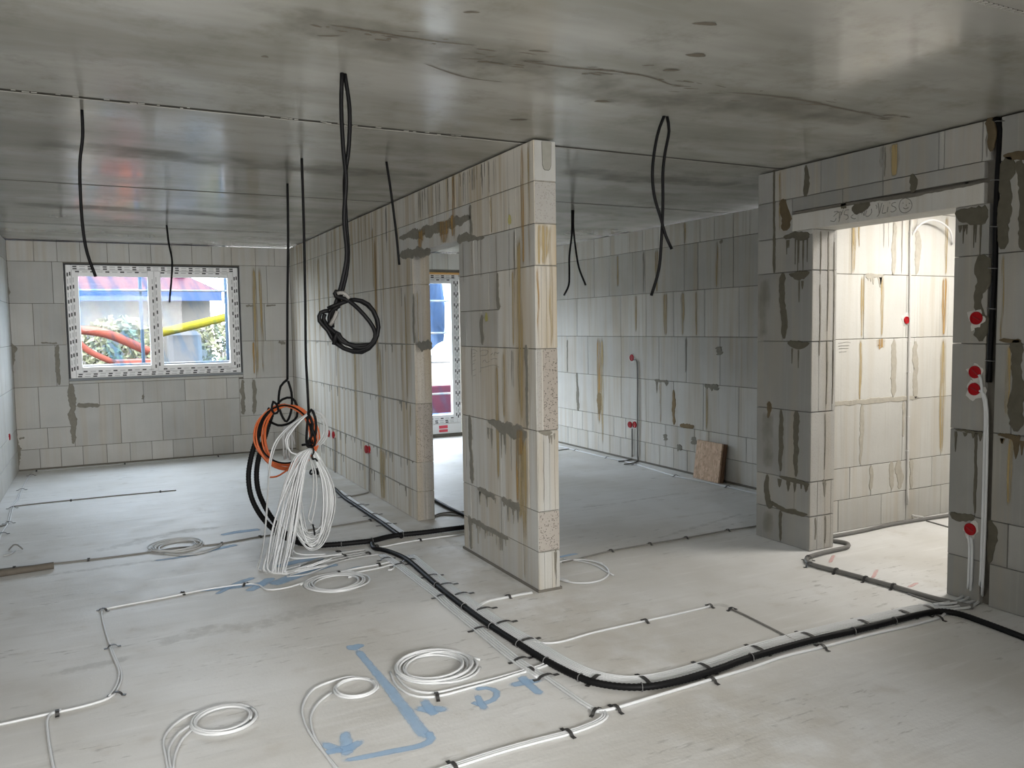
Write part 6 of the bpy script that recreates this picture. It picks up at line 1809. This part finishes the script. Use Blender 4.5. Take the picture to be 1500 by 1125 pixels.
for k, (lab, s, fl) in enumerate((
    ('pale cable from the upper paired box down the right wall, left strand', [(2.8637, 1.3236), (2.851, 1.297), (2.8411, 1.2238), (2.8226, 1.1282), (2.8203, 0.8948), (2.8197, 0.5809), (2.8213, 0.3431), (2.8239, 0.1431)], [(4.5354, 2.9031), (4.378, 2.8577), (4.239, 2.8586), (4.1628, 2.8888)]),
    ('pale cable from the lower paired box down the right wall, right strand', [(2.8573, 1.2344), (2.8289, 1.213), (2.8109, 1.1292), (2.8045, 0.8969), (2.8039, 0.584), (2.8054, 0.3469), (2.8106, 0.0988)], [(4.5074, 2.8643), (4.3346, 2.8046), (4.2149, 2.8217), (4.146, 2.848)]),
    ('pale cable from the bottom box of the right wall, left strand', [(2.9039, 0.3879), (2.894, 0.3257), (2.8939, 0.1641), (2.8961, 0.0905)], [(4.5031, 2.949), (4.3705, 2.9149), (4.2468, 2.9056), (4.1698, 2.9232)]),
    ('pale cable from the bottom box of the right wall, right strand', [(2.8873, 0.3836), (2.8777, 0.3296), (2.8775, 0.1686), (2.8795, 0.0871)], [(4.4754, 2.9096), (4.334, 2.8694), (4.2495, 2.8783), (4.1862, 2.9011)]))):
    d = thing('dropper_cable', (Xr, s[0][0], 0), lab, 'cable')
    tube('cable', [(Xr - 0.012, y, z) for y, z in s] + flat3(fl, 0.012 + 0.004 * k), 0.0075, M['white'], d, 7)

# corridor conduits
c1_ = [(4.7589, 4.2495), (4.8572, 4.26), (5.1773, 4.2602), (5.5179, 4.283), (5.8376, 4.2772), (6.2503, 4.2526), (6.6649, 4.2383)]
cd = thing('conduit', (c1_[0][0], c1_[0][1], 0), 'grey conduit along the foot of the corridor wall', 'conduit')
tube('pipe', flat3(c1_, 0.015), 0.0145, M['conduit'], cd, 8)
vv = [(5.8165, 2.443), (5.8144, 2.2371), (5.8241, 1.6362), (5.8255, 1.027), (5.837, 0.352), (5.8429, 0.1528)]
cv = thing('conduit', (vv[0][0], Yc, 0), 'slim grey conduit running up the corridor wall past the red box', 'conduit')
tube('pipe', [(x, Yc - 0.010, z) for x, z in vv] + flat3([(6.0789, 4.527), (5.9207, 4.3638), (5.9342, 4.274)], 0.03), 0.0095, M['conduit_pale'], cv, 8)
for x, z in [(5.8194, 2.3457), (5.8209, 2.0196), (5.829, 1.4708), (5.8281, 1.2216), (5.8304, 0.8591), (5.8304, 0.5784)]:
    tube('clip', [(x - 0.016, Yc + 0.002, z), (x, Yc - 0.022, z), (x + 0.016, Yc + 0.002, z)], 0.003, M['pvc'], cv, 5)
av = [(5.8284, 2.319), (5.8594, 2.3853), (5.9244, 2.4262), (5.9992, 2.4405), (6.1099, 2.4235), (6.2144, 2.3836), (6.2862, 2.3251), (6.3323, 2.265)]
ca = thing('conduit', (av[0][0], Yc, 0), 'white flexible conduit bent in an arch at the top of the corridor wall', 'conduit')
tube('pipe', [(x, Yc - 0.012 - 0.06 * math.sin(i * 0.45), z) for i, (x, z) in enumerate(av)], 0.0075, M['pvc'], ca, 8)
pp_ = [(4.7226, 4.2041), (4.7656, 4.1791), (4.7998, 4.1156), (4.7975, 4.0526), (4.7161, 3.9952), (4.585, 3.9897), (4.406, 3.9745), (4.2854, 3.9483), (4.2034, 3.8843), (4.1825, 3.7889), (4.2111, 3.6183), (4.234, 3.4272), (4.2555, 3.2473), (4.2673, 3.0274), (4.2968, 2.8774), (4.3275, 2.796)]
cp = thing('conduit', (pp_[0][0], pp_[0][1], 0), 'dark grey conduit zigzagging out of the doorway to the right wall', 'conduit')
tube('pipe', flat3(pp_, 0.0165), 0.0155, M['conduit'], cp, 8, True, 0.015)
for q in [(4.2728, 3.9367), (4.1593, 3.8198), (4.2038, 3.6392), (4.2266, 3.4313), (4.2519, 3.2494)]:
    strap(cp, pp_, q, 0.045, 0.034)
tube('side_cable', flat3([(4.2386, 3.141), (4.2356, 3.0046), (4.2445, 2.9463), (4.2676, 2.92)], RC), RC, M['conduit'], cp, 6)
tube('side_cable', flat3([(5.937, 4.2454), (5.919, 4.1243), (5.8971, 4.01)], RC), RC, M['conduit'], cd, 6)

# ------------------------------------------------------------------ leaning board, pipe offcut, bits
bl, br = (5.572, 6.700), (5.590, 6.305)
root = thing('leaning_board', (5.58, 6.5, 0), 'square brown strand board leaning against the grey block wall', 'board')


def board(x_b, y0, y1, h, t, lean, mat, name):
    V = []
    for y in (y0, y1):
        for s in (0, 1):
            for q in (0, t):
                V.append((x_b + q + lean * s, y, 0.003 + h * s - q * 0.1 * (1 - s) * 0))
    return mesh_obj(name, V, [(0, 1, 3, 2), (4, 6, 7, 5), (0, 4, 5, 1), (2, 3, 7, 6), (0, 2, 6, 4), (1, 5, 7, 3)], mat, root)


board(5.575, 6.33, 6.72, 0.40, 0.022, 0.055, M['osb'], 'front_board')
board(5.600, 6.30, 6.69, 0.395, 0.022, 0.055, M['osbedge'], 'rear_board')

off = thing('pipe_offcut', [(-0.5215, 6.378)][0] + (0,), 'short weathered pipe offcut lying at the left edge of the floor', 'pipe')
pa = [(-0.7923, 6.3255), (-0.5594, 6.3466), (-0.3617, 6.3769)]
V, Fc = [], []
P = [Vector((p[0], p[1], 0.024)) for p in pa]
V, Fc = tube_data([P[0].lerp(P[2], i / 6) for i in range(7)], 0.024, 12)
mesh_obj('pipe', V, Fc[:-2], M['wood'], off, smooth=True, fix=False)
V2, F2 = tube_data([P[0].lerp(P[2], i / 6) for i in range(7)], 0.019, 12)
mesh_obj('bore', V2, F2, M['gasket'], off, smooth=True, fix=False)
lc = thing('loose_clip', [(2.0742, 8.9952)][0] + (0,), 'small black cable clip on the floor seen through the white hanging coil', 'clip')
x, y = [(2.0742, 8.9952)][0]
for k in range(3):
    tube('band', [(x + 0.05 * math.cos(a) + 0.02 * k, y + 0.03 * math.sin(a + k), 0.045 + 0.03 * math.sin(a * 2 + k) + 0.01 * k) for a in [i * 0.7 for i in range(9)]], 0.010, M['black'], lc, 6)
tube('wire', [(x - 0.02, y, 0.05), (x - 0.12, y + 0.05, 0.07), (x - 0.2, y + 0.06, 0.12)], 0.005, M['white'], lc, 5)
bs_ = thing('loose_strap', [(-0.656, 7.0413)][0] + (0,), 'bent strap end sticking up from the left floor', 'strap')
q = [(-0.6922, 7.1053), (-0.6634, 7.1322), (-0.6353, 7.1159), (-0.6009, 7.0741)]
tube('band', [(q[0][0], q[0][1], 0.004), (q[1][0], q[1][1], 0.03), (q[2][0], q[2][1], 0.03), (q[3][0], q[3][1], 0.004)], 0.006, M['shade'], bs_, 5)
tube('cable_end', flat3([(-0.7112, 6.9267), (-0.6697, 6.944), (-0.6467, 7.0359)], 0.007), 0.006, M['greycable'], bs_, 6)
